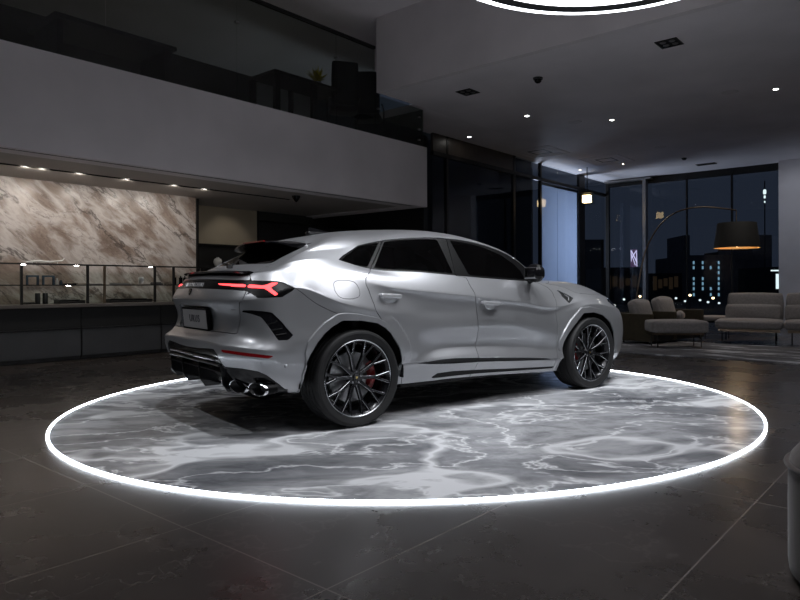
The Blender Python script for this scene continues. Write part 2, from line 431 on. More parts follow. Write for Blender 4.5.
PIECES = [[0,1,2],[2,3],[3,4,5,6],[6,7,8],[8,9,10],[10,11],[11,12,13]]
def body_grid(net, step):
    net = np.asarray(net)
    L = np.linalg.norm(np.diff(net, axis=1), axis=2)
    nu = [max(3, int(np.median(L[:, i]) / step + .5)) for i in range(net.shape[1]-1)]
    rows = np.array([loop_u(r, nu) for r in net])
    Lv = np.linalg.norm(np.diff(rows, axis=0), axis=2)
    nv = [max(3, int(np.percentile(Lv[i], 70) / step + .5)) for i in range(net.shape[0]-1)]
    U = rows.shape[1]
    ucol = np.concatenate([i + np.arange(n)/n for i, n in enumerate(nu)] + [[len(nu)]])
    grid, vval = [], []
    for pc in PIECES:
        seg = [nv[i] for i in pc[:-1]]
        cp = rows[pc]
        if pc[-1] == len(net)-1:            # roof: cross the centreline flat
            g = cp[-2] * [1, -1, 1]; g[:, 2] = cp[-2][:, 2]; g[:, 0] = 2*cp[-1][:,0]-cp[-2][:,0]*1.0
            g[:, 0] = cp[-2][:, 0]
            ext = np.concatenate([cp, g[None]])
            out = np.stack([catmull(ext[:, j], seg + [2]) for j in range(U)], 1)[:-2]
        else:
            out = np.stack([catmull(cp[:, j], seg) for j in range(U)], 1)
        vv = np.concatenate([pc[i] + np.arange(n)/n for i, n in enumerate(seg)] + [[pc[-1]]])
        if grid: out = out[1:]; vv = vv[1:]
        grid.append(out); vval.append(vv)
    G = np.concatenate(grid); vval = np.concatenate(vval)
    for it in range(1):                      # round every crease over about one cell
        Q = G.copy()
        Q[1:-1] = .5*G[1:-1] + .25*(G[:-2] + G[2:])
        G = Q
    G[:, :, 1] = np.maximum(G[:, :, 1], 0); G[:, 0, 1] = 0; G[:, -1, 1] = 0; G[-1, :, 1] = 0
    uu = np.broadcast_to(ucol, G.shape[:2]); vv = np.broadcast_to(vval[:, None], G.shape[:2])
    return G, uu, vv

NET = [[[-0.9,0.0,0.39],[-0.89,0.42,0.38],[-0.84,0.72,0.352],[-0.67,0.875,0.335],[-0.45,0.9,0.32],[0.0,0.92,0.31],[0.4718,0.88,0.2867],[0.8925,0.86,0.2762],[1.3558,0.86,0.2693],[1.9547,0.86,0.2439],[2.5355,0.87,0.2237],[3.0,0.9,0.24],[3.435,0.88,0.25],[3.745,0.74,0.26],[3.96,0.42,0.26],[4.02,0.0,0.26]],[[-0.955,0.0,0.46],[-0.945,0.42,0.455],[-0.915,0.73,0.442],[-0.74,0.92,0.42],[-0.45,0.955,0.4],[0.0,0.96,0.39],[0.4509,0.942,0.4544],[0.8688,0.942,0.4312],[1.3291,0.942,0.4131],[1.924,0.942,0.3796],[2.5009,0.942,0.348],[3.0,0.95,0.345],[3.435,0.94,0.34],[3.785,0.78,0.34],[4.01,0.44,0.34],[4.07,0.0,0.34]],[[-1.025,0.0,0.64],[-1.008,0.42,0.638],[-0.988,0.735,0.625],[-0.83,0.94,0.6],[-0.47,0.985,0.53],[0.0,0.995,0.5],[0.4362,0.985,0.4733],[0.8446,0.9828,0.4803],[1.3092,0.9762,0.4615],[1.9011,0.9762,0.4191],[2.4717,0.9778,0.3723],[3.0,0.985,0.43],[3.455,0.97,0.45],[3.805,0.8,0.45],[4.04,0.45,0.46],[4.1,0.0,0.46]],[[-1.03,0.0,0.715],[-1.018,0.42,0.712],[-0.99,0.735,0.7],[-0.835,0.942,0.675],[-0.48,0.985,0.62],[0.0,0.995,0.6],[0.5315,0.985,0.5369],[0.8653,0.925,0.5642],[1.3435,0.912,0.5616],[1.9403,0.921,0.5174],[2.4957,0.945,0.4701],[3.0,0.985,0.53],[3.455,0.975,0.55],[3.815,0.81,0.55],[4.05,0.46,0.56],[4.11,0.0,0.56]],[[-0.965,0.0,0.775],[-0.955,0.42,0.775],[-0.915,0.71,0.765],[-0.78,0.92,0.74],[-0.49,0.985,0.7],[0.0,0.998,0.7],[0.45,0.99,0.64],[0.8657,0.928,0.6491],[1.3484,0.916,0.6346],[1.9172,0.924,0.5985],[2.4937,0.948,0.5368],[3.0,0.988,0.62],[3.455,0.975,0.63],[3.815,0.81,0.63],[4.04,0.46,0.64],[4.1,0.0,0.64]],[[-0.95,0.0,0.87],[-0.935,0.42,0.87],[-0.885,0.7,0.86],[-0.765,0.91,0.855],[-0.5,0.966,0.83],[0.0,0.992,0.83],[0.42,0.978,0.78],[0.8645,0.952,0.7476],[1.3306,0.95,0.7544],[1.7841,0.95,0.7598],[2.4455,0.956,0.697],[3.0,0.99,0.75],[3.455,0.975,0.76],[3.805,0.8,0.74],[4.01,0.46,0.74],[4.07,0.0,0.74]],[[-1.015,0.0,1.03],[-0.995,0.42,1.03],[-0.93,0.7,1.03],[-0.76,0.9,1.05],[-0.5213,0.95,1.1283],[-0.1725,0.999,1.0048],[0.3317,0.986,0.9068],[0.7491,0.938,0.9029],[1.3249,0.937,0.8958],[1.8904,0.937,0.8752],[2.4415,0.944,0.8232],[3.0,0.985,0.925],[3.455,0.955,0.875],[3.775,0.77,0.84],[3.97,0.44,0.83],[4.02,0.0,0.83]],[[-0.965,0.0,1.16],[-0.935,0.42,1.155],[-0.86,0.69,1.15],[-0.7,0.85,1.16],[-0.5006,0.89,1.1919],[-0.1318,0.947,1.1129],[0.3121,0.936,1.099],[0.7521,0.941,1.0532],[1.3233,0.943,1.0012],[1.889,0.943,0.9436],[2.446,0.945,0.8807],[2.99,0.955,0.955],[3.4375,0.9075,0.9265],[3.7375,0.725,0.9075],[3.91,0.42,0.9075],[3.96,0.0,0.9075]],[[-0.83,0.0,1.245],[-0.825,0.42,1.243],[-0.775,0.7,1.235],[-0.62,0.8,1.255],[-0.4799,0.83,1.2554],[-0.0912,0.895,1.221],[0.3161,0.94,1.125],[0.7561,0.952,1.0792],[1.3273,0.955,1.0272],[1.893,0.955,0.9696],[2.45,0.955,0.9067],[2.98,0.925,0.985],[3.42,0.86,0.978],[3.7,0.68,0.975],[3.85,0.4,0.985],[3.9,0.0,0.985]],[[-0.745,0.0,1.262],[-0.74,0.42,1.26],[-0.7,0.66,1.252],[-0.6,0.775,1.275],[-0.4391,0.8,1.3004],[-0.0751,0.868,1.2645],[0.3405,0.905,1.1928],[0.788,0.906,1.1633],[1.3643,0.909,1.1163],[1.9351,0.909,1.0686],[2.4449,0.899,1.0166],[2.95,0.8,1.072],[3.3,0.66,1.105],[3.47,0.5,1.12],[3.56,0.27,1.126],[3.58,0.0,1.126]],[[-0.645,0.0,1.292],[-0.645,0.4,1.292],[-0.625,0.6,1.292],[-0.585,0.745,1.29],[-0.4436,0.775,1.3325],[-0.0756,0.79,1.3482],[0.2223,0.84,1.2723],[0.7222,0.852,1.252],[1.2725,0.862,1.2159],[1.7094,0.86,1.1919],[2.1418,0.845,1.1749],[2.42,0.775,1.165],[2.57,0.62,1.187],[2.66,0.45,1.194],[2.72,0.22,1.199],[2.74,0.0,1.199]],[[-0.625,0.0,1.305],[-0.625,0.4,1.305],[-0.605,0.58,1.303],[-0.57,0.7,1.302],[-0.3733,0.705,1.3979],[0.0504,0.69,1.4557],[0.4004,0.665,1.5325],[0.7658,0.645,1.5765],[1.1795,0.635,1.5956],[1.714,0.64,1.543],[2.0514,0.69,1.4312],[2.41,0.762,1.178],[2.575,0.612,1.192],[2.665,0.442,1.199],[2.725,0.215,1.204],[2.745,0.0,1.204]],[[-0.2,0.0,1.535],[-0.2,0.3,1.533],[-0.2,0.46,1.515],[-0.2,0.53,1.495],[0.0,0.555,1.555],[0.3389,0.55,1.579],[0.5968,0.535,1.6158],[0.8547,0.525,1.6404],[1.1898,0.515,1.65],[1.6175,0.52,1.6076],[2.0778,0.62,1.4575],[2.425,0.73,1.19],[2.575,0.59,1.199],[2.662,0.425,1.206],[2.72,0.205,1.211],[2.738,0.0,1.211]],[[-0.12,0.0,1.56],[-0.02,0.0,1.583],[0.08,0.0,1.605],[0.18,0.0,1.625],[0.3,0.0,1.645],[0.5,0.0,1.668],[0.68,0.0,1.683],[0.85,0.0,1.69],[1.05,0.0,1.69],[1.5,0.0,1.652],[1.93,0.0,1.535],[2.4,0.0,1.35],[2.58,0.0,1.284],[2.66,0.0,1.248],[2.7,0.0,1.229],[2.72,0.0,1.219]]]
# ------------------------------------------------------------------ the car: one control net, cut into panels along its shut lines
POLY = {
'rear_door':[(5.86,9.85),(5.6,9.27),(5.51,8.83),(5.48,8.3),(5.5,7.72),(5.65,6.25),(5.65,5.97),(5.6,5.3),(5.8,3.2),(6.0,1.65),(6.03,.78),(6.08,-.5),(7.86,-.5),(7.89,0.02),(8.02,0.87),(8.02,1.85),(7.97,3.06),(8.01,4.69),(8.0,6.15),(7.95,7.82),(7.92,8.27),(7.85,8.97),(7.85,9.25),(7.95,9.93),(7.74,10.0),(7.87,10.44),(8.05,11.0),(7.5,11.0),(6.5,11.0),(6.12,11.0),(6.1,10.8),(5.95,10.0)],
'front_door':[(7.95,9.93),(7.85,9.25),(7.85,8.97),(7.92,8.27),(7.95,7.82),(8.0,6.15),(8.01,4.69),(7.97,3.06),(8.02,1.85),(8.02,0.87),(7.89,0.02),(7.86,-.5),(9.87,-.5),(9.88,0.11),(9.91,0.77),(9.94,4.01),(10.02,5.07),(9.99,7.84),(10.06,9.05),(10.24,9.48),(10.36,9.9),(10.2,10.0),(10.3,10.5),(10.25,10.95),(9.96,11.0),(9.2,11.0),(8.05,11.0),(7.87,10.44),(7.74,10.0)],
'dlo':[(5.0,10.02),(5.06,10.42),(5.2,10.74),(5.36,11.0),(6.5,11.0),(8.0,11.0),(9.96,11.0),(10.35,11.0),(10.55,10.5),(10.45,10.0),(9.5,10.0),(7.5,10.0),(5.9,10.0),(5.69,9.97),(5.46,9.9),(5.2,9.92)],
'quarter_glass':[(5.09,10.05),(5.15,10.40),(5.27,10.69),(5.40,10.93),(6.03,10.93),(6.0,10.82),(5.86,10.07),(5.69,10.04),(5.46,9.97),(5.26,9.99)],
'rear_door_glass':[(6.2,10.94),(6.99,10.95),(7.76,10.95),(7.71,10.06),(7.53,10.06),(6.84,10.06),(6.26,10.07),(6.03,10.06),(6.11,10.56)],
'front_door_glass':[(8.11,10.95),(8.96,10.91),(9.5,10.83),(9.82,10.64),(9.96,10.37),(9.88,10.08),(8.09,10.06)],
'trim_strip':[(6.36,1.26),(6.56,1.58),(6.78,1.77),(7.0,1.89),(7.39,1.97),(8.22,1.9),(8.65,1.9),(9.12,1.92),(9.62,1.97),(9.7,1.85),(9.78,1.2),(9.59,1.11),(9.07,1.05),(8.04,1.03),(7.39,0.99),(6.96,1.04),(6.73,1.03),(6.45,1.16)],
'sill_slit':[(6.8,0.12),(7.0,.40),(7.39,0.46),(8.13,0.42),(9.88,0.36),(9.94,0.22),(8.9,.19),(8.04,0.16),(7.4,.14)],
'fuel_flap':[(4.8,7.27),(4.85,7.49),(4.97,7.61),(5.13,7.68),(5.24,7.64),(5.3,7.5),(5.37,7.03),(5.38,6.72),(5.35,6.57),(5.22,6.41),(5.05,6.31),(4.94,6.38),(4.85,6.7)],
'fender_vent':[(10.40,9.35),(10.47,9.12),(10.52,9.01),(10.63,8.4),(10.51,8.22),(10.4,8.05),(10.31,8.88)],
'rear_vent':[(1.77,5.61),(2.22,5.6),(2.58,5.57),(2.91,5.52),(3.21,5.44),(3.51,5.09),(3.57,4.98),(3.77,4.5),(3.64,4.17),(3.38,4.08),(3.13,4.84),(3.05,5.01),(2.88,5.27),(2.54,5.42)],
'lamp_panel':[(-1,7.36),(0.33,7.36),(1.01,7.36),(1.89,7.38),(2.35,7.31),(3.07,7.14),(3.23,7.08),(3.41,6.93),(3.57,6.76),(3.89,6.06),(3.98,5.97),(3.86,5.92),(3.52,5.83),(3.16,5.95),(2.79,6.05),(2.54,6.38),(2.35,6.53),(1.96,6.61),(1.68,6.64),(-1,6.67)],
'light_inner':[(1.05,7.01),(1.62,7.02),(2.20,6.99),(2.26,6.82),(1.68,6.88),(1.11,6.89)],
'light_outer':[(2.30,6.98),(2.78,6.86),(2.91,6.86),(3.1,6.98),(3.42,6.83),(3.21,6.74),(3.1,6.66),(3.38,6.02),(3.49,5.90),(3.34,5.92),(3.06,6.44),(2.9,6.65),(2.65,6.72),(2.34,6.77)],
'reflector':[(1.7,2.49),(2.13,2.55),(2.99,2.54),(3.26,2.56),(3.35,2.57),(3.26,2.26),(2.97,2.2),(2.75,2.19),(2.64,2.19),(2.16,2.24),(1.87,2.24)],
'black_lower':[(-1,2.0),(0.55,2.12),(1.38,2.36),(1.77,1.53),(2.41,1.57),(2.64,1.55),(2.87,1.52),(3.06,1.38),(3.26,0.94),(3.48,0.04),(3.5,-.5),(-1,-.5)],
'tailgate':[(-1,8.35),(1.7,8.35),(1.94,7.99),(2.33,7.25),(2.36,6.99),(2.38,6.55),(2.35,6.11),(2.29,5.96),(2.21,5.86),(2.08,4.96),(2.05,4.45),(2.06,4.17),(1.0,4.11),(0.43,4.11),(-1,4.1)],
'hatch':[(-1,8.35),(1.7,8.35),(1.94,8.5),(1.91,9.35),(2.1,9.9),(2.3,10.2),(2.5,11.1),(2.62,11.5),(3.1,11.9),(2.5,11.97),(-1,12.0)],
'bumper':[(-1,4.1),(2.06,4.17),(2.08,4.96),(2.21,5.86),(2.33,6.3),(2.6,6.5),(3.2,6.35),(3.6,6.2),(3.9,6.02),(3.98,5.97),(4.32,5.66),(4.56,5.49),(4.68,5.4),(4.9,4.5),(4.9,-.5),(-1,-.5)],
'rear_glass':[(-1,11.06),(0.4,11.05),(1.15,11.03),(1.85,11.04),(2.25,11.08),(2.31,11.29),(2.55,11.51),(2.98,11.84),(1.83,11.82),(0.93,11.84),(-1,11.88)],
'plate_recess':[(-1,5.72),(0.90,5.68),(1.25,4.45),(1.05,4.16),(-1,4.14)],
'hood':[(10.8,9.86),(10.86,8.9),(11.04,8.62),(11.35,8.45),(11.8,8.36),(12.6,8.28),(16,8.2),(16,9.86)],
'windscreen':[(9.62,12.10),(9.55,13.2),(16,13.2),(16,12.12),(11.2,12.07),(10.2,12.06)],
'headlamp':[(12.05,7.92),(11.93,7.35),(12.06,6.55),(12.25,6.2),(12.6,5.85),(13.4,6.6),(14.2,7.4),(14.0,8.0),(13.0,8.05)],
'grille':[(13.35,5.6),(13.9,6.2),(16,6.3),(16,2.4),(13.5,2.3),(12.95,3.4)],
}
ARCH = {
'rear_opening':[(-.53,-1),(-.494,.464),(-.469,.56),(-.443,.611),(-.384,.703),(-.323,.765),(-.262,.812),(-.159,.863),(.002,.857),(.17,.83),(.253,.782),(.319,.708),(.385,.607),(.405,.525),(.415,.44),(.430,-1)],
'rear_outer':[(-.536,-1),(-.50,.464),(-.477,.556),(-.483,.629),(-.46,.719),(-.4,.78),(-.314,.853),(-.2,.917),(-.127,.923),(.002,.911),(.175,.875),(.254,.835),(.334,.765),(.395,.687),(.436,.608),(.443,.545),(.424,.52),(.424,.44),(.438,-1)],
'front_opening':[(2.51,-1),(2.515,.434),(2.545,.532),(2.605,.618),(2.688,.699),(2.84,.831),(3.014,.837),(3.165,.802),(3.302,.713),(3.376,.602),(3.404,.452),(3.412,.304),(3.42,-1)],
'front_outer':[(2.502,-1),(2.507,.43),(2.470,.455),(2.491,.561),(2.556,.663),(2.647,.765),(2.815,.894),(2.944,.902),(3.121,.875),(3.257,.824),(3.355,.739),(3.414,.634),(3.442,.45),(3.45,.301),(3.46,-1)],
}

def densify(P, step):
    P = np.asarray(P, float); out = []
    for i in range(len(P)):
        a, b = P[i], P[(i+1) % len(P)]; n = max(1, int(np.max(np.abs(b - a) / step) + .5))
        out += [a + (b - a) * k / n for k in range(n)]
    return np.array(out)

def inside(P, Q):
    x, y = Q[:, 0], Q[:, 1]; r = np.zeros(len(Q), bool)
    for i in range(len(P)):
        (x0, y0), (x1, y1) = P[i], P[(i+1) % len(P)]
        if y0 == y1: continue
        c = (y0 > y) != (y1 > y)
        r ^= c & (x < (x1 - x0) * (y - y0) / (y1 - y0) + x0)
    return r

def seg_dist(A, B, Q):
    best = np.full(len(Q), 1e9)
    for a, b in zip(A, B):
        d = b - a; l = d @ d
        t = np.clip(((Q - a) @ d) / l, 0, 1) if l > 1e-12 else np.zeros(len(Q))
        best = np.minimum(best, ((Q - a - t[:, None] * d)**2).sum(1))
    return np.sqrt(best)

class Shell:
    """half of the body (y >= 0) as a polygon soup that can be cut along lines drawn on it"""
    def __init__(s, net, step):
        G, uu, vv = body_grid(net, step); s.G = G
        h, w = G.shape[:2]; s.uc = uu[0].copy(); s.vc = vv[:, 0].copy()
        s.V = G.reshape(-1, 3).copy(); s.UV = np.stack([uu.ravel(), vv.ravel()], 1)
        s.F = []
        for i in range(h-1):
            for j in range(w-1):
                q = (i*w+j, i*w+j+1, (i+1)*w+j+1, (i+1)*w+j)
                q = q[::-1]
                A = s.V[list(q)]
                if np.linalg.norm(np.cross(A[2]-A[0], A[3]-A[1])) > 2e-8: s.F.append(q)
        s.L = ['body'] * len(s.F)
    def at(s, uv):
        uv = np.asarray(uv, float)
        j = np.clip(np.searchsorted(s.uc, uv[:, 0], 'right') - 1, 0, len(s.uc) - 2)
        i = np.clip(np.searchsorted(s.vc, uv[:, 1], 'right') - 1, 0, len(s.vc) - 2)
        a = np.clip((uv[:, 0] - s.uc[j]) / (s.uc[j+1] - s.uc[j]), -9, 9)[:, None]; b = np.clip((uv[:, 1] - s.vc[i]) / (s.vc[i+1] - s.vc[i]), -9, 9)[:, None]
        return s.G[i, j]*(1-a)*(1-b) + s.G[i, j+1]*a*(1-b) + s.G[i+1, j+1]*a*b + s.G[i+1, j]*(1-a)*b
    def sdf(s, poly):
        D = densify(poly, .12); P = s.at(D)
        d = np.full(len(s.V), 9.)
        ins = inside(poly, s.UV)
        lo, hi = P.min(0) - .06, P.max(0) + .06
        near = ((s.V > lo) & (s.V < hi)).all(1)
        d[near] = seg_dist(P, np.roll(P, -1, 0), s.V[near])
        return np.where(ins, -d, d)
    def sdf_xz(s, poly):
        P = densify(poly, .05)
        d = seg_dist(P, np.roll(P, -1, 0), s.V[:, [0, 2]])
        d = np.where(inside(poly, s.V[:, [0, 2]]), -d, d)
        d[s.V[:, 1] < .6] = 9.
        return d
    def cut(s, d, mask=None):
        d = d.copy(); d[np.abs(d) < 6e-4] = 0
        newV, newUV, ed, F, L = [], [], {}, [], []
        dl = d.tolist(); n0 = len(s.V)
        def pt(a, b):
            k = (a, b) if a < b else (b, a)
            if k not in ed:
                t = dl[k[0]] / (dl[k[0]] - dl[k[1]])
                newV.append(s.V[k[0]] + t * (s.V[k[1]] - s.V[k[0]])); newUV.append(s.UV[k[0]] + t * (s.UV[k[1]] - s.UV[k[0]]))
                ed[k] = n0 + len(newV) - 1
            return ed[k]
        for f, lab in zip(s.F, s.L):
            q = [dl[i] for i in f]
            if min(q) >= 0 or max(q) <= 0 or (mask and not mask(lab)): F.append(f); L.append(lab); continue
            pos, neg = [], []
            for a, b in zip(f, f[1:] + f[:1]):
                if dl[a] >= 0: pos.append(a)
                if dl[a] <= 0: neg.append(a)
                if dl[a] * dl[b] < 0: m = pt(a, b); pos.append(m); neg.append(m)
            for g in (pos, neg):
                if len(g) > 2: F.append(tuple(g)); L.append(lab)
        s.F, s.L = F, L
        if newV: s.V = np.vstack([s.V, newV]); s.UV = np.vstack([s.UV, newUV])
        return np.concatenate([d, np.zeros(len(newV))])
    def relabel(s, d, fn):
        s.L = [fn(lab) if (sum(d[i] for i in f) < 0) else lab for f, lab in zip(s.F, s.L)]
    def drop(s, test):
        k = [not test(l) for l in s.L]
        s.F = [f for f, q in zip(s.F, k) if q]; s.L = [l for l, q in zip(s.L, k) if q]
    def panel(s, key, fn, mask=None, gap=.003):
        """cut a panel out: a shut line of 2*gap is left open round it"""
        d = s.sdf(POLY[key]) if isinstance(key, str) else key
        if gap:
            d = s.cut(d - gap, mask) + gap
            d = s.cut(d + gap, mask) - gap
            s.relabel(np.abs(d) - gap - 1e-5, lambda l: 'gap' if (mask is None or mask(l)) else l)
            s.relabel(d + gap - 1e-5, lambda l: fn(l) if l != 'gap' and (mask is None or mask(l)) else l)
        else:
            d = s.cut(d, mask); s.relabel(d, lambda l: fn(l) if (mask is None or mask(l)) else l)
        s.drop(lambda l: l == 'gap')
        return d
    def normals(s):
        N = np.zeros_like(s.V)
        for f in s.F:
            p = s.V[list(f)]; n = np.cross(p[2] - p[0], p[3 if len(f) > 3 else 1] - p[1 if len(f) > 3 else 0])
            for i in f: N[i] += n
        l = np.linalg.norm(N, axis=1); l[l == 0] = 1
        return N / l[:, None]

CAR = Frame((-1.3515, 5.9829, 0), .6951)        # x forward from the rear axle, y to the car's left
sh = Shell(NET, .0165)
# the rear haunch ends in a crisp edge towards the rear door
dd = sh.sdf_xz(ARCH['rear_outer'])
kk_ = np.clip((.088 - dd) / .014, 0, 1) * np.clip((sh.V[:, 0] - .16) / .10, 0, 1) * np.clip((.90 - sh.V[:, 2]) / .06, 0, 1) * np.clip((sh.V[:, 2] - .46) / .05, 0, 1)
kk_[(dd > .2) | (dd < -.5)] = 0
sh.V[:, 1] += .011 * kk_ * (3 - 2*kk_) * kk_
N0 = sh.normals()
# wheel-arch cladding stands proud of the flank, then the opening is cut out of it
for end in ('rear', 'front'):
    d = sh.cut(sh.sdf_xz(ARCH[end + '_outer']))
    sh.relabel(d, lambda l: 'arch')
    d = sh.cut(d + .006, lambda l: l == 'arch') - .006
    k = np.clip(-d / .006, 0, 1); k[d > 0] = 0
    sel = (d <= 0) & (d > -8)
    sh.V[sel, 1] += .015 * k[sel]
    d = sh.cut(sh.sdf_xz(ARCH[end + '_opening']), lambda l: l == 'arch')
    sh.relabel(d, lambda l: 'gap' if l == 'arch' else l)
    sh.drop(lambda l: l == 'gap')
    sh.L = ['cladding' if l == 'arch' else l for l in sh.L]
isb = lambda l: l == 'body'
sh.panel('rear_door', lambda l: 'rear_door', isb)
sh.panel('front_door', lambda l: 'front_door', isb)
tri = ('body', 'rear_door', 'front_door')
sh.panel('dlo', lambda l: l + '/window_frame', lambda l: l in tri, 0)
fr_ = lambda l: l.endswith('window_frame')
for k in ('quarter_glass', 'rear_door_glass', 'front_door_glass'):
    sh.panel(k, lambda l: l.replace('window_frame', 'window_glass'), fr_, 0)
dl_ = lambda l: l in ('rear_door', 'front_door')
sh.panel('trim_strip', lambda l: l + '/trim_strip', dl_, 0)
sh.panel('sill_slit', lambda l: l + '/sill_slit', dl_, 0)  # black strip coloured along the dark slit in the sill
sh.panel('fuel_flap', lambda l: 'fuel_flap', isb, .0022)
sh.panel('fender_vent', lambda l: 'fender_vent', isb, 0)
sh.panel('lamp_panel', lambda l: 'tail_light', isb, 0)
for k in ('light_inner', 'light_outer'):
    sh.panel(k, lambda l: 'tail_light/light_strip', lambda l: l == 'tail_light', 0)
sh.panel('tailgate', lambda l: 'tailgate', isb)
sh.panel('plate_recess', lambda l: 'tailgate/plate_recess', lambda l: l == 'tailgate', 0)
sh.panel('hatch', lambda l: 'hatch', isb)
sh.panel('rear_glass', lambda l: 'rear_window', lambda l: l == 'hatch', 0)
sh.panel('bumper', lambda l: 'bumper', isb, .0022)
sh.panel('rear_vent', lambda l: 'rear_vent', lambda l: l in ('bumper', 'body', 'tailgate'), 0)
sh.panel('reflector', lambda l: 'reflector', lambda l: l == 'bumper', 0)
sh.panel('black_lower', lambda l: 'diffuser', lambda l: l in ('bumper', 'body'), 0)
sh.panel('hood', lambda l: 'hood', isb)
sh.panel('windscreen', lambda l: 'windscreen', isb, 0)
sh.panel('headlamp', lambda l: 'headlamp', isb)
sh.panel('grille', lambda l: 'grille', isb, 0)

um = lambda f: sum(sh.UV[i, 0] for i in f) / len(f)
sh.L = ['pillar_trim' if l == 'body/window_frame' and um(f) > 8 else l for f, l in zip(sh.F, sh.L)]
NV = sh.normals()
car = thing('car', 'silver coupe-style SUV parked on the round lit marble platform', 'car', (1.5, 0, 0), CAR)

def shell_part(name, label_key, mat, parent, side, push=0., depth=.014, ang=14, closed=True, label=None):
    """side: -1 right half, 1 left half, 0 both halves welded along the centreline"""
    key = label_key if callable(label_key) else (lambda l: l == label_key)
    F = [f for f, l in zip(sh.F, sh.L) if key(l)]
    used = sorted({i for f in F for i in f}); ren = {i: k for k, i in enumerate(used)}
    V = sh.V[used] + NV[used] * push; N = NV[used]
    F = [tuple(ren[i] for i in f) for f in F]
    mid = V[:, 1] < 1e-5
    cnt = {}
    for f in F:
        for a, b in zip(f, f[1:] + f[:1]): cnt[(a, b)] = 1
    rim = [(a, b) for (a, b) in cnt if (b, a) not in cnt and not (side == 0 and mid[a] and mid[b])]
    if depth:
        rv = sorted({i for e in rim for i in e}); rr = {i: len(V) + k for k, i in enumerate(rv)}
        V = np.vstack([V, V[rv] - N[rv] * depth]); F = F + [(b, a, rr[a], rr[b]) for a, b in rim]
        mid = V[:, 1] < 1e-5
    # the half shell is built at y >= 0 with the winding of the car's left
    left = [f for f in F]; right = [f[::-1] for f in F]
    if side == 1: vv, ff = V, left
    elif side == -1: vv, ff = V * [1, -1, 1], right
    else:
        n = len(V); mp = [i if mid[i] else n + k for k, i in enumerate(range(n))]
        vv = np.vstack([V, V * [1, -1, 1]]); ff = left + [tuple(mp[i] for i in f) for f in right]
        use = sorted({i for f in ff for i in f}); r2 = {i: k for k, i in enumerate(use)}
        vv = vv[use]; ff = [tuple(r2[i] for i in f) for f in ff]
    b = MB(); b.v = [tuple(p) for p in vv]; b.f = ff; b.m = [0] * len(ff)
    return obj(name, b, mat, parent, CAR, ang, label=label)

shell_part('body_shell', lambda l: l in ('body', 'cladding'), 'silver_paint', car, 0)
for sd in (-1, 1):
    for dn, word in (('rear_door', 'rear'), ('front_door', 'front')):
        dr = shell_part(dn, dn, 'silver_paint', car, sd)
        shell_part('window_frame', dn + '/window_frame', 'frame_black', dr, sd, -.002, .008, label='gloss black window frame')
        shell_part('window_glass', dn + '/window_glass', 'window_tint', dr, sd, -.004, 0, label='dark tinted window glass')
        shell_part('trim_strip', dn + '/trim_strip', 'frame_black', dr, sd, -.006, .004, label='gloss black lower trim strip')
        shell_part('sill_slit', dn + '/sill_slit', 'frame_black', dr, sd, -.004, .004, label='black strip along the slit in the sill')
        # handle: a bar standing off the door over a scooped cup
        x0, x1, zr, zf = (.215, .425, 1.056, 1.046) if word == 'rear' else (1.365, 1.59, .975, .958)
        y = .957 * sd
        h = MB(); xm = (x0+x1)/2; zm = (zr+zf)/2; sl = math.atan2(zr - zf, x1 - x0)
        Ry = np.array([[math.cos(sl), 0, math.sin(sl)], [0, 1, 0], [-math.sin(sl), 0, math.cos(sl)]])
        h.cushion((xm, y + sd*.030, zm), ((x1-x0)/2, .009, .017), .009, 0, 9, Ry)
        for xe in (x0 + .018, x1 - .018): h.cushion((xe, y + sd*.012, zm + (xm-xe)*math.tan(sl)), (.018, .022, .014), .010, 0, 7, Ry)
        hd = obj('door_handle', h, 'handle_lit_silver', dr, CAR, 50)
        cu = MB(); cu.lathe([(.001, .004), (.040, .004), (.050, .002), (.054, -.006)], (xm + .012, y, zm - .020), ((1.3,0,0), (0,0,.75), (0, sd, 0)), 28)
        obj('handle_cup', cu, 'handle_lit_silver', hd, CAR, 40)
    shell_part('quarter_window_frame', 'body/window_frame', 'frame_black', car, sd, -.002, .008, label='gloss black quarter window frame')
    shell_part('quarter_window', 'body/window_glass', 'window_tint', car, sd, -.004, 0, label='small tinted quarter window')
    if any(l == 'pillar_trim' for l in sh.L): shell_part('pillar_trim', 'pillar_trim', 'frame_black', car, sd, -.002, .008, label='black trim at the foot of the front pillar')
    fv = shell_part('fender_vent', 'fender_vent', 'satin_black', car, sd, -.012, .0, label='black triangular fender badge')
    rv_ = shell_part('rear_vent', 'rear_vent', 'gloss_black', car, sd, -.005, .006, label='black bumper vent with ribs')
    shell_part('reflector', 'reflector', 'red_lens', car, sd, -.002, .004, label='red rear reflector')
    hl = shell_part('headlamp', 'headlamp', 'gloss_black', car, sd, -.002, .006)
    b = MB(); P = sh.at([(12.32, 6.5), (12.7, 6.7), (13.3, 7.1), (13.9, 7.5)]) * [1, sd, 1]; b.tube([q + np.array((.004, 0, .002)) for q in P], .008, 8); obj('light_strip', b, 'white_ceramic', hl, CAR, 40, label='pale unlit daytime light strip')
if any(l == 'fuel_flap' for l in sh.L): shell_part('fuel_flap', 'fuel_flap', 'silver_paint', car, -1, 0, .01)
shell_part('fuel_flap_blank', 'fuel_flap', 'silver_paint', car, 1, 0, .01)
tgate = shell_part('tailgate', 'tailgate', 'silver_paint', car, 0)
shell_part('plate_recess', 'tailgate/plate_recess', 'silver_paint', tgate, 0, -.02, -.02)
hat = shell_part('hatch_frame', 'hatch', 'silver_paint', car, 0)
shell_part('rear_window', 'rear_window', 'window_tint', car, 0, -.006, 0, label='dark tinted rear window')
shell_part('rear_bumper', 'bumper', 'silver_paint', car, 0)
dif = shell_part('rear_diffuser', 'diffuser', 'gloss_black', car, 0, -.006, .004, label='gloss black grille and diffuser')
shell_part('bonnet', 'hood', 'silver_paint', car, 0)
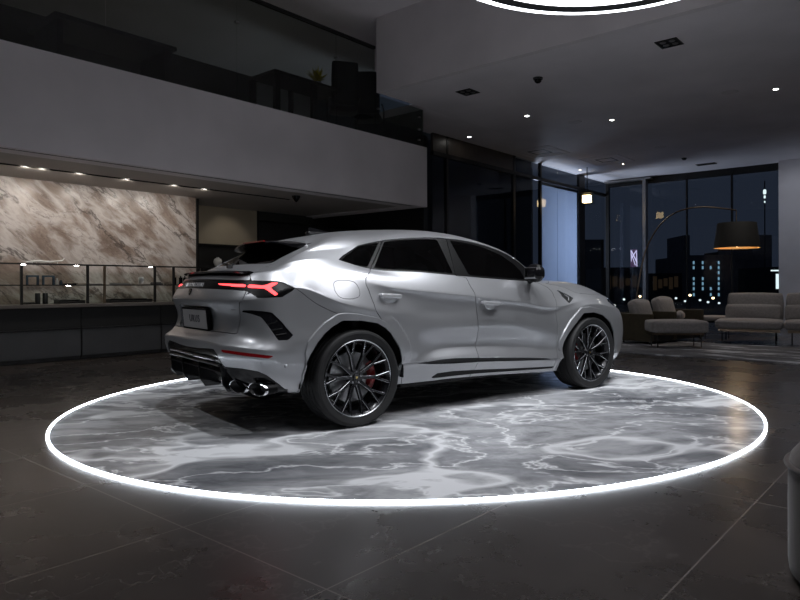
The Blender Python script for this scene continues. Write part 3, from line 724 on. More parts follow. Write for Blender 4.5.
shell_part('windscreen', 'windscreen', 'window_tint', car, 0, -.004, 0)
shell_part('front_grille', 'grille', 'gloss_black', car, 0, -.02, 0)
lamp = shell_part('tail_light', 'tail_light', 'frame_black', car, 0, -.004, .0, label='full-width black tail light panel')
for sd in (-1, 1):
    shell_part('light_strip', 'tail_light/light_strip', 'tail_light_red', lamp, sd, .002, .006, label='glowing red Y-shaped light')

# dark lining just inside the skin (seen only through the shut lines and the glass)
def lining():
    b = MB(); out = []
    Vn = sh.G.reshape(-1, 3); nrm = N0[:len(Vn)]; h, w = sh.G.shape[:2]
    In = Vn - nrm * .045; In[:, 1] = np.maximum(In[:, 1], 0)
    ok = np.ones(len(Vn), bool)
    for k in ('rear_outer', 'front_outer'):
        ok &= ~(inside(ARCH[k], Vn[:, [0, 2]]) & (Vn[:, 1] > .45))
    for i in range(0, h-3, 3):
        if 9.7 < sh.vc[i] : break
        for j in range(0, w-1, 3):
            j2 = min(j+3, w-1); q = (i*w+j, i*w+j2, (i+3)*w+j2, (i+3)*w+j)
            if all(ok[x] for x in q): out.append(q)
    us = sorted({x for q in out for x in q}); r = {x: k for k, x in enumerate(us)}; n = len(us)
    b.v = [tuple(p) for p in In[us]] + [tuple(p) for p in In[us] * [1, -1, 1]]
    b.f = [tuple(r[x] for x in q) for q in out] + [tuple(r[x] + n for x in q[::-1]) for q in out]; b.m = [0] * len(b.f)
    return b
lb = lining()
lb.box(-.60, .0, -.60, .60, .34, .44); lb.box(.0, 3.0, -.66, .66, .22, .32); lb.box(.50, 2.46, -.86, .86, .25, .34); lb.box(3.0, 3.9, -.6, .6, .24, .34)
lb.box(-.55, .1, -.8, .8, .90, 1.0); lb.box(2.2, 2.5, -.75, .75, .75, 1.10)
obj('underbody', lb, 'dark_lining', car, CAR, 0)

# seats behind the tinted glass
def seat(x, y, w, nm='front_seat'):
    s_ = MB(); s_.cushion((x, y, .66), (.25, w, .10), .07, .02)
    a = -.22; R = np.array([[math.cos(a), 0, math.sin(a)], [0, 1, 0], [-math.sin(a), 0, math.cos(a)]])
    s_.cushion((x - .30, y, 1.0), (.08, w, .34), .06, .02, rot=R)
    se = obj(nm, s_, 'seat_leather', car, CAR, 50)
    for yy in ((y,) if nm == 'front_seat' else (y - .42, y, y + .42)):
        hr = MB(); hr.cushion((x - .405, yy, 1.41), (.055, .13, .10), .05, .01, rot=R); obj('headrest', hr, 'seat_leather', se, CAR, 50)
for yy in (-.38, .38): seat(1.30, yy, .25)
seat(.42, 0, .66, 'rear_bench')
sw = MB(); a = [(1.98 + .07*math.sin(t), .38 + .18*math.cos(t), 1.02 + .17*math.sin(t)) for t in np.linspace(0, 2*PI, 25)]
sw.tube(a, .014, 8, caps=False); sw.box(1.95, 2.2, .355, .405, 1.0, 1.04); obj('steering_wheel', sw, 'seat_leather', car, CAR, 40)

# details of the tail
AX = lambda a: (math.sin(a), 0, math.cos(a))
X_, Y_ = (0, -1, 0), (.40, 0, .915)
def curved_text(name, body, size, mat, spacing, place, parent):
    cu = bpy.data.curves.new(name, 'FONT'); cu.body = body; cu.size = size; cu.extrude = .0015; cu.align_x = 'CENTER'; cu.align_y = 'CENTER'; cu.space_character = spacing
    t = bpy.data.objects.new(name, cu); COL.objects.link(t); bpy.context.view_layer.update()
    me = bpy.data.meshes.new_from_object(t.evaluated_get(bpy.context.evaluated_depsgraph_get()))
    bpy.data.objects.remove(t); bpy.data.curves.remove(cu)
    b = MB(); b.v = [tuple(place(*v.co)) for v in me.vertices]; b.f = [tuple(q.vertices) for q in me.polygons]; b.m = [0] * len(b.f)
    bpy.data.meshes.remove(me)
    return obj(name, b, mat, parent, CAR, 0)
def on_panel(x, y, z):
    q = sh.at([(abs(x) / .42, 7.0)])[0]; return (q[0] + .38*y - .008 - z, -x, q[2] - .012 + .93*y)
curved_text('lettering', 'LAMBORGHINI', .050, 'letter_grey', 1.5, lambda x, y, z: on_panel(x - .03, y, z), lamp)
# small badge under the lettering: a shield with a rim
bd = MB(); sh_ = [(-.020, .024), (.020, .024), (.021, .0), (.012, -.018), (0, -.028), (-.012, -.018), (-.021, 0)]
bd.prism([(-1.001 + .30*q, -p, 1.09 + q) for p, q in sh_], (-.008, 0, .004)); obj('emblem', bd, 'gloss_black', tgate, CAR, 0)
# number plate in its holder
P0 = np.array((-.966, -.02, .872)); Yp = np.array((-.10, 0, 1.)); Yp /= np.linalg.norm(Yp); Zp = np.cross((0, -1, 0), Yp)
pl = MB(); pl.obox(P0 + Zp*.004, ((0, 1, 0), Yp, Zp), (.285, .082, .006)); plate = obj('number_plate', pl, 'plate_grey', tgate, CAR, 0, bevel=.003)
pf = MB()
for s1 in (-1, 1):
    pf.obox(P0 + Yp*s1*.082, ((0, 1, 0), Yp, Zp), (.295, .006, .012)); pf.obox(P0 + np.array((0, s1*.289, 0)), ((0, 1, 0), Yp, Zp), (.006, .085, .012))
curved_text('plate_lettering', 'URUS', .085, 'plate_ink', 1.25, lambda x, y, z: P0 + np.array((0, -1, 0))*x + Yp*y + Zp*(.0115 + z), tgate)
obj('plate_frame', pf, 'gloss_black', tgate, CAR, 0)
# boot lip spoiler
def lip():
    b = MB(); us = np.linspace(0, 2.02, 15); P = sh.at(np.stack([us, np.full(15, 8.0)], 1))
    rows = []
    for sgn in (1, -1):
        for p in (P[::-1] if sgn == 1 else P[1:]): rows.append(p * [1, sgn, 1])
    sec = [(.030, .012), (-.050, .020), (-.062, .014), (-.050, .002), (.020, -.010)]
    V = []; n = len(rows)
    for i, p in enumerate(rows):
        k = 1 - .55 * abs(2*i/(n-1) - 1)**6
        V += [(p[0] + dx*k, p[1], p[2] + dz) for dx, dz in sec]
    m = len(sec); F = [(i*m+j, i*m+(j+1) % m, (i+1)*m+(j+1) % m, (i+1)*m+j) for i in range(n-1) for j in range(m)]
    F += [tuple(range(m))[::-1], tuple(range((n-1)*m, n*m))]
    return b.add(V, F)
obj('lip_spoiler', lip(), 'gloss_black', car, CAR, 30, label='gloss black boot lip spoiler')
# roof spoiler over the rear window
def roof_spoiler():
    b = MB(); V = []; ys = np.linspace(-.56, .56, 23)
    for y in ys:
        e = abs(y / .56); x0 = -.16 + .02*e; zt = 1.545 - .045*e**2.2
        tip = -.455 + .05*e**3
        V += [(x0, y*.97, zt + .004), (x0 - .10, y*.99, zt - .012), (tip, y, zt - .018), (tip - .008, y, zt - .030), (tip + .03, y, zt - .046), (x0, y*.97, zt - .05)]
    n, m = len(ys), 6
    F = [(i*m+j, (i+1)*m+j, (i+1)*m+(j+1) % m, i*m+(j+1) % m) for i in range(n-1) for j in range(m)]
    F += [tuple(range(m)), tuple(range((n-1)*m, n*m))[::-1]]
    b.add(V, F); b.m = [(0 if (k % m) == 0 else 1) if k < (n-1)*m else 1 for k in range(len(F))]
    return b
rsp = obj('roof_spoiler', roof_spoiler(), ['silver_paint', 'gloss_black'], car, CAR, 30)
bl = MB(); bl.box(-.466, -.455, -.22, .22, 1.516, 1.526); obj('brake_light', bl, 'red_lens', rsp, CAR, 0, label='dark red high brake light')
# wiper on the rear window
wp = MB(); wp.tube([(-.66, .02, 1.305), (-.60, .10, 1.330), (-.57, .42, 1.345)], .007, 6); wp.box(-.69, -.65, -.01, .03, 1.29, 1.318); obj('rear_wiper', wp, 'satin_black', car, CAR, 30)
# shark-fin aerial
fn = MB(); fn.prism([(.06, -.012, 1.61), (.30, -.012, 1.632), (.28, -.012, 1.645), (.12, -.012, 1.675), (.075, -.012, 1.68)], (0, .024, 0))
fn.cushion((.18, 0, 1.628), (.13, .03, .014), .012, 0); obj('roof_aerial', fn, 'gloss_black', car, CAR, 30)
# grille bars and fins of the diffuser
for k, (z, xo) in enumerate(((.592, -.012), (.555, -.008))):
    b = MB(); us = np.linspace(0, 1.35 if k == 0 else 1.5, 9); vv_ = {0: 1.72, 1: 1.5}[k]
    P = sh.at(np.stack([us, np.full(9, vv_)], 1)); pts = [p * [1, 1, 1] for p in P[::-1]] + [p * [1, -1, 1] for p in P[1:]]
    b.tube([(p[0] - .004, p[1], p[2]) for p in pts], .010, 6); obj('grille_bar', b, 'satin_black', dif, CAR, 40)
b = MB(); us = np.linspace(0, 1.62, 11); P = sh.at(np.stack([us, np.full(11, 1.22)], 1)); pts = [p for p in P[::-1]] + [p * [1, -1, 1] for p in P[1:]]
V = []; 
for p in pts: V += [(p[0] + .01, p[1], p[2] + .012), (p[0] - .030, p[1], p[2] + .006), (p[0] - .030, p[1], p[2] - .004), (p[0] + .01, p[1], p[2] - .008)]
n = len(pts); b.add(V, [(i*4+j, i*4+(j+1) % 4, (i+1)*4+(j+1) % 4, (i+1)*4+j) for i in range(n-1) for j in range(4)] + [(3,2,1,0), tuple(range(n*4-4, n*4))])
obj('diffuser_ledge', b, 'rim_black', dif, CAR, 30)
for y in (-.60, -.20, .20, .60):
    b = MB(); o = .03*(abs(y) > .5)
    b.prism([(-1.01 + o, y - .010, .535), (-.80, y - .010, .50), (-.80, y - .010, .335), (-.955 + o, y - .010, .335), (-1.0 + o, y - .010, .40)], (0, .02, 0))
    obj('diffuser_fin', b, 'gloss_black', dif, CAR, 0, bevel=.003)
b = MB(); b.box(-.86, -.66, -.55, .55, .352, .366); obj('diffuser_tray', b, 'rim_black', dif, CAR, 0, bevel=.004)
# edge of the silver bumper horn beside the grille
# exhausts
for sd in (-1, 1):
    for (x, y, z) in ((-.885, .742, .386), (-.806, .905, .378)):
        b = MB(); A = np.array((.62, sd*.74, -.24)) * .073; B = np.array((.10, sd*.12, 1.)) * .047; Zt = (-1, 0, 0)
        b.lathe([(.84, -.07), (.88, -.02), (.90, .016), (.96, .020), (1.0, .015), (1.0, .002), (.99, -.004), (.93, -.08)], (x, y*sd, z), (A, B, Zt), 36, mids=[1, 1, 0, 0, 0, 0, 1, 1])
        tp = obj('exhaust_tip', b, ['chrome', 'frame_black'], car, CAR, 40, label='oval exhaust tip with chrome rim')
        b = MB(); b.lathe([(.83, -.065), (.865, -.02), (.895, .0155)], (x, y*sd, z), (A, B, Zt), 36); b.disc((x + .064, y*sd, z), (A, B), .83, 36)
        obj('exhaust_bore', b, 'satin_black', tp, CAR, 40)
    # black surround behind them
    b = MB(); b.cushion((-.66, sd*.72, .41), (.10, .20, .075), .03, 0); obj('exhaust_housing', b, 'satin_black', car, CAR, 40)
    # ribs in the bumper vent
    for u, v in ((3.2, 5.02), (3.32, 4.72), (3.42, 4.45)):
        P = sh.at([(u - .12, v - .06), (u + .16, v + .10)]) * [1, sd, 1]
        b = MB(); b.tube([P[0] + np.array((.004, -sd*.004, 0)), P[1] + np.array((.004, -sd*.004, 0))], .0055, 6); obj('vent_rib', b, 'frame_black', rv_ if sd == 1 else [c for c in car.children if c.name.startswith('rear_vent')][0], CAR, 40)
    # badge on the fender vent
    P = sh.at([(10.44, 8.95), (10.50, 8.62), (10.43, 8.35)]) * [1, sd, 1]
    b = MB(); b.tube([q + np.array((0, sd*.001, 0)) for q in P], .005, 6); obj('badge', b, 'handle_lit_silver', [k for k in car.children if k.name.startswith('fender_vent')][0 if sd == -1 else 1], CAR, 40, label='small silver badge stroke')
    # parking sensor
    P = sh.at([(3.57, 1.88)])[0] * [1, sd, 1]
    b = MB(); b.cushion(P, (.012, .008, .012), .007, 0); obj('parking_sensor', b, 'silver_paint', car, CAR, 40)
    # mirror
    b = MB(); b.cushion((2.07, sd*.995, 1.258), (.060, .088, .076), .05, .016, rot=rotz(-sd*.18)); mi = obj('door_mirror', b, 'gloss_black', car, CAR, 50, label='gloss black door mirror')
    b = MB(); b.cushion((2.006, sd*.99, 1.258), (.006, .070, .058), .006, 0, rot=rotz(-sd*.18)); obj('mirror_glass', b, 'chrome', mi, CAR, 50)
    b = MB(); b.tube([(2.14, sd*.85, 1.175), (2.11, sd*.93, 1.190), (2.08, sd*1.0, 1.205)], [.028, .022, .024], 8); obj('mirror_stalk', b, 'gloss_black', mi, CAR, 40)
    # chin blade at the front corner
    b = MB(); b.prism([(3.52, sd*.90, .19), (3.80, sd*.70, .19), (3.98, sd*.45, .19), (3.95, sd*.40, .25), (3.55, sd*.84, .25)], (0, 0, .018)); obj('front_splitter', b, 'satin_black', car, CAR, 0)
    # wheel-arch liners
    for X0 in (0, 3.003):
        b = MB(); n = 26; V = []
        for i in range(n):
            a = -.10 + (PI + .2) * i / (n-1); c_, s_ = math.cos(a), math.sin(a); R = .485
            for y in (.955, .50): V.append((X0 + R*c_ - .02, sd*y, .40 + R*s_))
        F = [(2*i, 2*i+1, 2*i+3, 2*i+2) for i in range(n-1)]; b.add(V, F)
        b.add([(X0 + .485*math.cos(t) - .02, sd*.50, .40 + .485*math.sin(t)) for t in np.linspace(-.10, PI + .10, 26)], [tuple(range(26))])
        obj('wheel_arch_liner', b, 'dark_lining', car, CAR, 40)

# wheels: built once, facing -y, then copied
RIM = .316
def wheel_meshes():
    out = {}
    ax = ((1, 0, 0), (0, 0, 1), (0, -1, 0))                 # lathe height points outboard (-y)
    # rim: barrel, lip, hub and ten forked spokes in gloss black, machined edges in silver
    b = MB()
    b.lathe([(.285, -.24), (.262, -.20), (.268, -.05), (.290, -.012), (.302, .000), (RIM - .008, .004), (RIM - .004, .002), (RIM, -.010), (.300, -.24)], ax=ax, n=72, mids=[0, 0, 0, 0, 1, 1, 0, 0])
    b.lathe([(.001, -.042), (.034, -.042), (.036, -.046), (.062, -.046), (.072, -.062), (.072, -.10)], ax=ax, n=36)
    def bar(p0, p1, w0, w1, h0, h1, dep=.028, edge=.0024):
        """tapering spoke from p0 to p1 (radius, angle): flat black crown with a bright machined border"""
        A = np.array((p0[0]*math.cos(p0[1]), p0[0]*math.sin(p0[1]))); B = np.array((p1[0]*math.cos(p1[1]), p1[0]*math.sin(p1[1])))
        d = (B - A) / np.linalg.norm(B - A); nrm = np.array((-d[1], d[0]))
        def P(q, h): return (q[0], -h, q[1])
        ring = lambda e, hh: [P(A + nrm*(w0-e), h0-hh), P(B + nrm*(w1-e), h1-hh), P(B - nrm*(w1-e), h1-hh), P(A - nrm*(w0-e), h0-hh)]
        inner, outer, low = ring(edge, 0), ring(0, .0025), ring(-.004, dep)
        b.add(inner, [(0, 1, 2, 3)][::1], 0)
        o = inner + outer
        b.add(o, [(0, 4, 5, 1), (2, 6, 7, 3)], 1)
        o = outer + low
        b.add(o, [(0, 4, 5, 1), (1, 5, 6, 2), (2, 6, 7, 3), (3, 7, 4, 0)], 0)
    for k in range(10):
        a = 2*PI*k/10 + .0
        bar((.055, a), (.195, a), .0135, .0125, -.046, -.031)
        for s_ in (-1, 1):
            bar((.186, a + s_*.026), (RIM - .016, a + s_*.140), .0082, .0085, -.031, -.003)
    out['rim'] = b
    t = MB(); R = .391
    prof = [(.300, -.255), (.322, -.292), (.350, -.302), (.374, -.296), (.386, -.280), (R, -.255)]
    for g in (-.215, -.165, -.11, -.06):
        prof += [(R, g - .006), (R - .008, g - .004), (R - .008, g + .004), (R, g + .006)]
    prof += [(R, -.020), (.386, .002), (.377, .013), (.362, .017), (.345, .012), (.330, .006), (RIM + .004, .002), (RIM - .002, -.008)]
    t.lathe(prof, ax=ax, n=96); out['tyre'] = t
    d = MB(); d.lathe([(.075, -.118), (.205, -.118), (.207, -.120), (.207, -.150), (.205, -.152), (.09, -.152)], ax=ax, n=64); d.lathe([(.001, -.085), (.072, -.088), (.082, -.118)], ax=ax, n=32); out['brake_disc'] = d
    c = MB(); n = 10
    for (r0, r1, h0, h1) in ((.150, .224, -.092, -.180),):
        V = []
        for i in range(n):
            a = math.radians(-34 + 68*i/(n-1)); e = .012*abs(2*i/(n-1)-1)**4
            for r, h in ((r0+e, h0-.01), (r0+e+.012, h0), (r1-.012-e, h0), (r1-e, h0-.012), (r1-e, h1), (r0+e, h1)): V.append((r*math.cos(a), -h, r*math.sin(a)))
        F = [(i*6+j, (i+1)*6+j, (i+1)*6+(j+1) % 6, i*6+(j+1) % 6) for i in range(n-1) for j in range(6)] + [tuple(range(6)), tuple(range(6*n-6, 6*n))[::-1]]
        c.add(V, F)
    for a in (-18, 18):
        a = math.radians(a); c.lathe([(.001, .006), (.018, .006), (.022, 0)], (.178*math.cos(a), .085, .178*math.sin(a)), ax, 16)
    out['brake_caliper'] = c
    cp = MB(); cp.lathe([(.001, -.034), (.024, -.034), (.029, -.037), (.030, -.046)], ax=ax, n=28); out['wheel_cap'] = cp
    bd_ = MB(); s_ = [(-.010, .012), (.010, .012), (.010, 0), (0, -.014), (-.010, 0)]; bd_.prism([(p, .034, q) for p, q in s_], (0, -.0015, 0)); out['cap_badge'] = bd_
    nu = MB(); nu.lathe([(.001, -.043), (.008, -.043), (.0095, -.052)], (0, 0, 0), ax, 10)
    out['wheel_bolt'] = nu
    return out
wm = wheel_meshes(); WM = {}
for k, b in wm.items():
    me = b.mesh(k); smooth(me, 30)
    ms = {'rim': ['rim_black', 'machined_silver'], 'tyre': ['tyre_rubber'], 'brake_disc': ['brake_steel'], 'brake_caliper': ['caliper_red'], 'wheel_cap': ['gloss_black'], 'cap_badge': ['badge_gold'], 'wheel_bolt': ['brake_steel']}[k]
    for q in ms: me.materials.append(MATS[q])
    if len(ms) > 1: me.polygons.foreach_set('material_index', b.m)
    WM[k] = me
for X0, rear in ((0., True), (3.003, False)):
    for sd in (-1, 1):
        w = bpy.data.objects.new('wheel', WM['rim']); COL.objects.link(w); w.parent = car
        M0 = Matrix.Translation(Vector((X0 - 1.5, .985*sd, .3915)))
        if sd == 1: M0 = M0 @ Matrix.Rotation(PI, 4, 'Z')
        spin = Matrix.Rotation(.06 if rear else .20, 4, 'Y')
        w.matrix_local = M0 @ spin
        for k in ('tyre', 'brake_disc', 'brake_caliper', 'wheel_cap', 'cap_badge') + ('wheel_bolt',) * 5:
            c = bpy.data.objects.new(k, WM[k]); COL.objects.link(c); c.parent = w
            if k == 'wheel_bolt':
                nb = sum(1 for x in w.children if x.name.startswith('wheel_bolt')); a = 2*PI*nb/5 + .3; c.location = (.048*math.cos(a), 0, .048*math.sin(a))
            if k == 'brake_caliper':
                fwd = 1 if rear else -1
                c.matrix_local = spin.inverted() @ (Matrix.Rotation(0 if fwd*-sd > 0 else PI, 4, 'Y'))
                c['label'] = 'red brake caliper'

# ------------------------------------------------------------------ the showroom
def room(name, mb, mats, sm=0, **k): return obj(name, mb, mats, None, BLD, sm, kind='structure', **k)

room('floor', MB().box(-14, 13, -4, 22.1, -.20, -.006), 'floor_stone', org=(0, 0, -.006))
# marble inlay with a light line round it
PC = (-.3274, 6.6123); PR = 3.1994
plat = thing('display_platform', 'round grey veined marble platform ringed with white light under the car', 'platform', (PC[0], PC[1], -.006), WORLD)
b = MB(); b.lathe([(.001, 0.), (PR - .012, 0.)], (PC[0], PC[1], 0), n=128); b.lathe([(PR - .012, 0.), (PR - .012, -.012)], (PC[0], PC[1], 0), n=128)
obj('marble_disc', b, 'platform_marble', plat, WORLD, 30)
b = MB(); b.lathe([(PR - .0105, -.004), (PR - .008, .005), (PR, .008), (PR + .007, .005), (PR + .010, -.012)], (PC[0], PC[1], 0), n=160)
obj('light_ring', b, 'floor_led', plat, WORLD, 0, label='glowing white light line')

# left side: stone wall, mezzanine above it
b = MB(); b.box(-11.56, -11.40, -2, 6.66, 0, 2.86); room('wall_left', b, 'wall_marble', org=(-11.4, 3.3, 0))
b = MB(); b.box(-11.42, -11.37, 6.655, 6.70, 0, 2.8); room('trim_1', b, 'black_metal')
b = MB(); b.box(-9.3, -8.9, -3, 10.48, 2.80, 4.06); b.box(-14, -9.3, 10.1, 10.48, 2.80, 4.06); b.box(-14, -9.3, -3, 10.1, 3.72, 4.06)
room('wall_mezzanine', b, 'plaster_grey', org=(-8.9, 4, 2.8))
# soffit under it with a recessed lighting slot
b = MB(); b.box(-10.21, -9.0, -3, 10.1, 2.82, 2.90); b.box(-13.9, -10.32, -3, 10.1, 2.82, 2.90); b.box(-10.32, -10.21, 8.0, 10.1, 2.82, 2.90)
room('ceiling_soffit', b, 'soffit_taupe')
b = MB(); b.box(-10.32, -10.21, -3, 8.0, 2.905, 2.96); b.box(-10.322, -10.318, -3, 8.0, 2.818, 2.93); b.box(-10.212, -10.208, -3, 8.0, 2.818, 2.93); room('trim_2', b, 'recess_black')
b = MB(); b.box(-9.02, -8.99, -3, 10.1, 2.795, 2.825); room('trim_3', b, 'black_metal')
# back of house beyond the stone wall
b = MB(); b.box(-14.0, -13.8, -3, 22, 0, 6.4); room('wall_back_of_house', b, 'dark_wall')
b = MB(); b.box(-13.8, -10.3, 12.0, 12.15, 0, 4.8); room('wall_partition', b, 'dark_panel')
b = MB(); b.box(-12.42, -12.38, 7.1, 8.70, 2.03, 2.93); room('trim_4', b, 'beige_lacquer')
b = MB(); b.box(-12.46, -12.37, 8.70, 8.74, 0, 2.93); b.box(-12.46, -12.37, 6.6, 8.74, 1.99, 2.03); room('trim_5', b, 'black_metal')
b = MB(); b.box(-12.46, -12.40, 8.74, 10.3, 2.62, 2.93); room('trim_6', b, 'dark_wall')
b = MB(); b.box(-12.46, -12.40, 8.74, 11.9, .3, 2.58); b.box(-12.46, -12.44, 6.6, 8.7, 0, 1.99); room('wall_cupboards', b, 'dark_panel')
# hall ceilings
b = MB(); b.box(-8.9, 9, 9.02, 22.3, 4.88, 5.05); room('ceiling_low', b, 'plaster_dim')
b = MB(); b.box(-10.3, -8.9, 10.48, 22.3, 4.88, 5.05); room('ceiling_low_side', b, 'plaster_dim')
b = MB(); b.box(-8.9, 9, 8.98, 9.10, 4.875, 6.40); room('wall_bulkhead', b, 'plaster_grey')
b = MB(); b.box(-14, 9, -4, 8.98, 6.33, 6.5); b.box(-14, -8.9, 8.98, 12, 6.33, 6.5); room('ceiling_high', b, 'plaster_dim')
# right and rear of the hall, out of the frame
b = MB(); b.box(9, 9.2, -4, 22.3, 0, 6.4); room('wall_right', b, 'dark_wall')
b = MB(); b.box(-14, 9.2, -4.2, -4, 0, 6.4); room('wall_rear', b, 'dark_wall')
# glazed side wall beyond the mezzanine
def glazing(name, rects, mull, mat='facade_glass', fr='black_metal'):
    g = MB()
    for r in rects: g.box(*r)
    o = room(name, g, mat)
    for k, r in enumerate(mull): obj('window_frame', MB().box(*r), fr if len(r) == 6 else fr, o, BLD, 0)
    return o
glazing('window_1', [(-10.21, -10.19, 12.2, 21.95, .0, 4.88)],
        [(-10.25, -10.15, s - w/2, s + w/2, 0, 4.88) for s, w in ((12.75, .07), (15.85, .12), (17.36, .08), (20.08, .40))] +
        [(-10.25, -10.15, 12.2, 21.95, 4.34, 4.44), (-10.25, -10.15, 12.2, 21.95, 0, .12)])
b = MB(); b.box(-10.24, -10.16, 12.2, 15.8, 4.44, 4.88); room('reflection_band', b, 'reflection_brown')  # brown band painting the ceiling's reflection in the header glass
glazing('window_2', [(-10.15, -4.40, 21.99, 22.01, 0, 4.88)],
        [(t - w/2, t + w/2, 21.94, 22.05, 0, 4.88) for t, w in ((-7.27, .04), (-5.84, .05), (-10.1, .12))] + [(-10.15, -4.40, 21.95, 22.05, 4.66, 4.88), (-10.15, -4.4, 21.95, 22.05, 0, .10)])
b = MB(); b.box(-8.69, -8.58, 21.7, 21.93, 0, 4.84); b.box(-10.1, -8.4, 21.7, 21.93, 4.78, 4.84); room('trim_8', b, 'grey_metal')
b = MB(); b.box(-4.40, 9, 21.6, 22.1, 0, 4.88); room('wall_far', b, 'plaster_grey')

# mezzanine balustrade
rail = thing('glass_railing', 'tall clear glass railing along the edge of the mezzanine', 'railing', (-8.97, 4, 4.06), BLD)
for s0, s1, z1 in ((-1.5, 1.95, 5.74), (1.96, 3.94, 5.74), (3.95, 5.94, 5.74), (5.95, 8.01, 5.74), (8.02, 9.0, 5.74), (9.01, 10.44, 4.86)):
    obj('glass_panel', MB().box(-8.985, -8.965, s0, s1, 4.06, z1), 'dim_glass', rail, BLD, 0)
obj('glass_panel', MB().box(-11.0, -8.99, 10.42, 10.44, 4.06, 4.86), 'dim_glass', rail, BLD, 0)
obj('top_rail', MB().box(-9.01, -8.94, -1.5, 9.0, 5.74, 5.79), 'black_metal', rail, BLD, 0)
for s, z in ((1.955, 5.3), (3.945, 5.3), (5.945, 5.3), (8.015, 5.3), (10.3, 4.68), (10.3, 4.42), (10.3, 4.2), (9.1, 4.6)):
    obj('clamp', MB().box(-8.995, -8.945, s - .03, s + .03, z - .015, z + .015), 'grey_metal', rail, BLD, 0)

# ---- ring lamp hanging over the hall
LZ = 3.45; kk = (LZ - 1.134) / (4.75 - 1.134)
LC = (1.673 * kk, 6.649 * kk - .02); LR = 2.055 * kk
lampo = thing('ring_lamp', 'large round hanging lamp, white disc inside a glowing ring', 'lamp', (LC[0], LC[1], LZ), WORLD)
b = MB(); b.lathe([(.001, 0.), (LR * .885, 0.)], (LC[0], LC[1], LZ + .004), n=96); b.f = [f[::-1] for f in b.f]
obj('light_panel', b, 'lamp_disc', lampo, WORLD, 0)
b = MB(); b.lathe([(LR * .885, .0), (LR * .93, -.012), (LR * .945, -.012), (LR * .945, .16), (LR * .10, .20)], (LC[0], LC[1], LZ), n=96)
obj('lamp_body', b, 'satin_black', lampo, WORLD, 40)
b = MB(); b.lathe([(LR * .946, -.002), (LR, -.002), (LR, .10), (LR * .946, .10)], (LC[0], LC[1], LZ), n=128)
obj('light_ring', b, 'ring_strip', lampo, WORLD, 0)
for a in (.4, 2.5, 4.6):
    x, y = LC[0] + LR*.6*math.cos(a), LC[1] + LR*.6*math.sin(a)
    obj('hanging_wire', MB().tube([(x, y, LZ + .15), (x, y, 6.33)], .006, 6), 'grey_metal', lampo, WORLD, 0)

# ---- fittings in the low ceiling
def downlight(t, s, z, label, group, mat='downlight_bulb', r=.055):
    d = thing('downlight', label, 'ceiling light', (t, s, z), BLD, group)
    obj('trim_ring', MB().lathe([(r*.8, -.004), (r*1.25, -.008), (r*1.35, 0)], (t, s, z), n=24), 'white_ceramic', d, BLD, 40)
    b = MB(); b.disc((t, s, z - .003), ((1, 0, 0), (0, -1, 0)), r*.82, 20); obj('bulb', b, mat, d, BLD, 0)
    return d
LOW = 4.88
for t, s, lb in ((-7.56, 12.32, 'small lit downlight in the low ceiling nearest the dome camera'), (-6.25, 13.84, 'small lit downlight near the middle of the low ceiling'), (-2.82, 13.65, 'small lit downlight at the far right of the low ceiling'),
                 (-9.76, 13.14, 'small lit downlight close to the dark glazed side wall'), (-9.77, 19.19, 'faint lit downlight far back beside the glazed corner'), (-8.26, 19.09, 'faint lit downlight beside the far square diffuser')):
    downlight(t, s, LOW, lb, 'downlights in the low ceiling', 'downlight_bulb' if s < 16 else 'downlight_warm', .055 if s < 16 else .04)
for t, s, lb in ((-3.57, 10.0, 'square black recessed spotlight box nearest the ring lamp'), (-7.51, 10.07, 'square black recessed spotlight box nearest the bulkhead corner')):
    d = thing('spotlight_box', lb, 'ceiling light', (t, s, LOW), BLD, 'square spotlight boxes in the low ceiling')
    b = MB(); q = .17
    for x0, x1, y0, y1 in ((-q, q, -q, -q+.03), (-q, q, q-.03, q), (-q, -q+.03, -q, q), (q-.03, q, -q, q)): b.box(t+x0, t+x1, s+y0, s+y1, LOW - .012, LOW + .001)
    obj('frame', b, 'black_metal', d, BLD, 0)
    obj('recess', MB().box(t-q+.03, t+q-.03, s-q+.03, s+q-.03, LOW - .005, LOW - .002), 'recess_black', d, BLD, 0)
    for i in (-1, 1):
        for j in (-1, 1): obj('spot_head', MB().lathe([(.001, -.014), (.035, -.014), (.05, -.004)], (t+i*.07, s+j*.07, LOW), n=16), 'grey_metal', d, BLD, 40)
d = thing('dome_camera', 'black dome camera hanging from the low ceiling', 'camera', (-6.02, 10.19, LOW), BLD)
obj('base', MB().lathe([(.001, -.03), (.085, -.03), (.09, 0)], (-6.02, 10.19, LOW), n=24), 'satin_black', d, BLD, 40)
obj('dome', MB().lathe([(.001, -.10), (.035, -.092), (.06, -.07), (.07, -.03)], (-6.02, 10.19, LOW), n=24), 'gloss_black', d, BLD, 50)
for t, s, lb in ((-6.99, 13.47, 'round grey ceiling speaker between two lit downlights'), (-3.56, 13.29, 'round grey ceiling speaker near the right downlight'), (-6.46, 17.38, 'round grey ceiling speaker farthest from the ring lamp')):
    b = MB(); b.lathe([(.001, -.006), (.13, -.006), (.15, -.010), (.155, 0)], (t, s, LOW), n=32); obj('ceiling_speaker', b, 'plaster_grey', None, BLD, 40, label=lb, cat='speaker', group='round speakers in the low ceiling')
b = MB(); b.lathe([(.001, -.07), (.05, -.06), (.075, -.02), (.08, 0)], (-6.47, 19.34, LOW), n=20); obj('smoke_detector', b, 'satin_black', None, BLD, 40, label='small dark smoke detector on the low ceiling', cat='detector')
b = MB(); b.box(-6.55, -5.97, 20.6, 20.86, LOW - .012, LOW)
for k in range(5): b.box(-6.52, -6.0, 20.63 + .045*k, 20.65 + .045*k, LOW - .02, LOW - .012)
obj('air_vent', b, 'satin_black', None, BLD, 0, label='small dark rectangular air vent near the window wall', cat='vent')
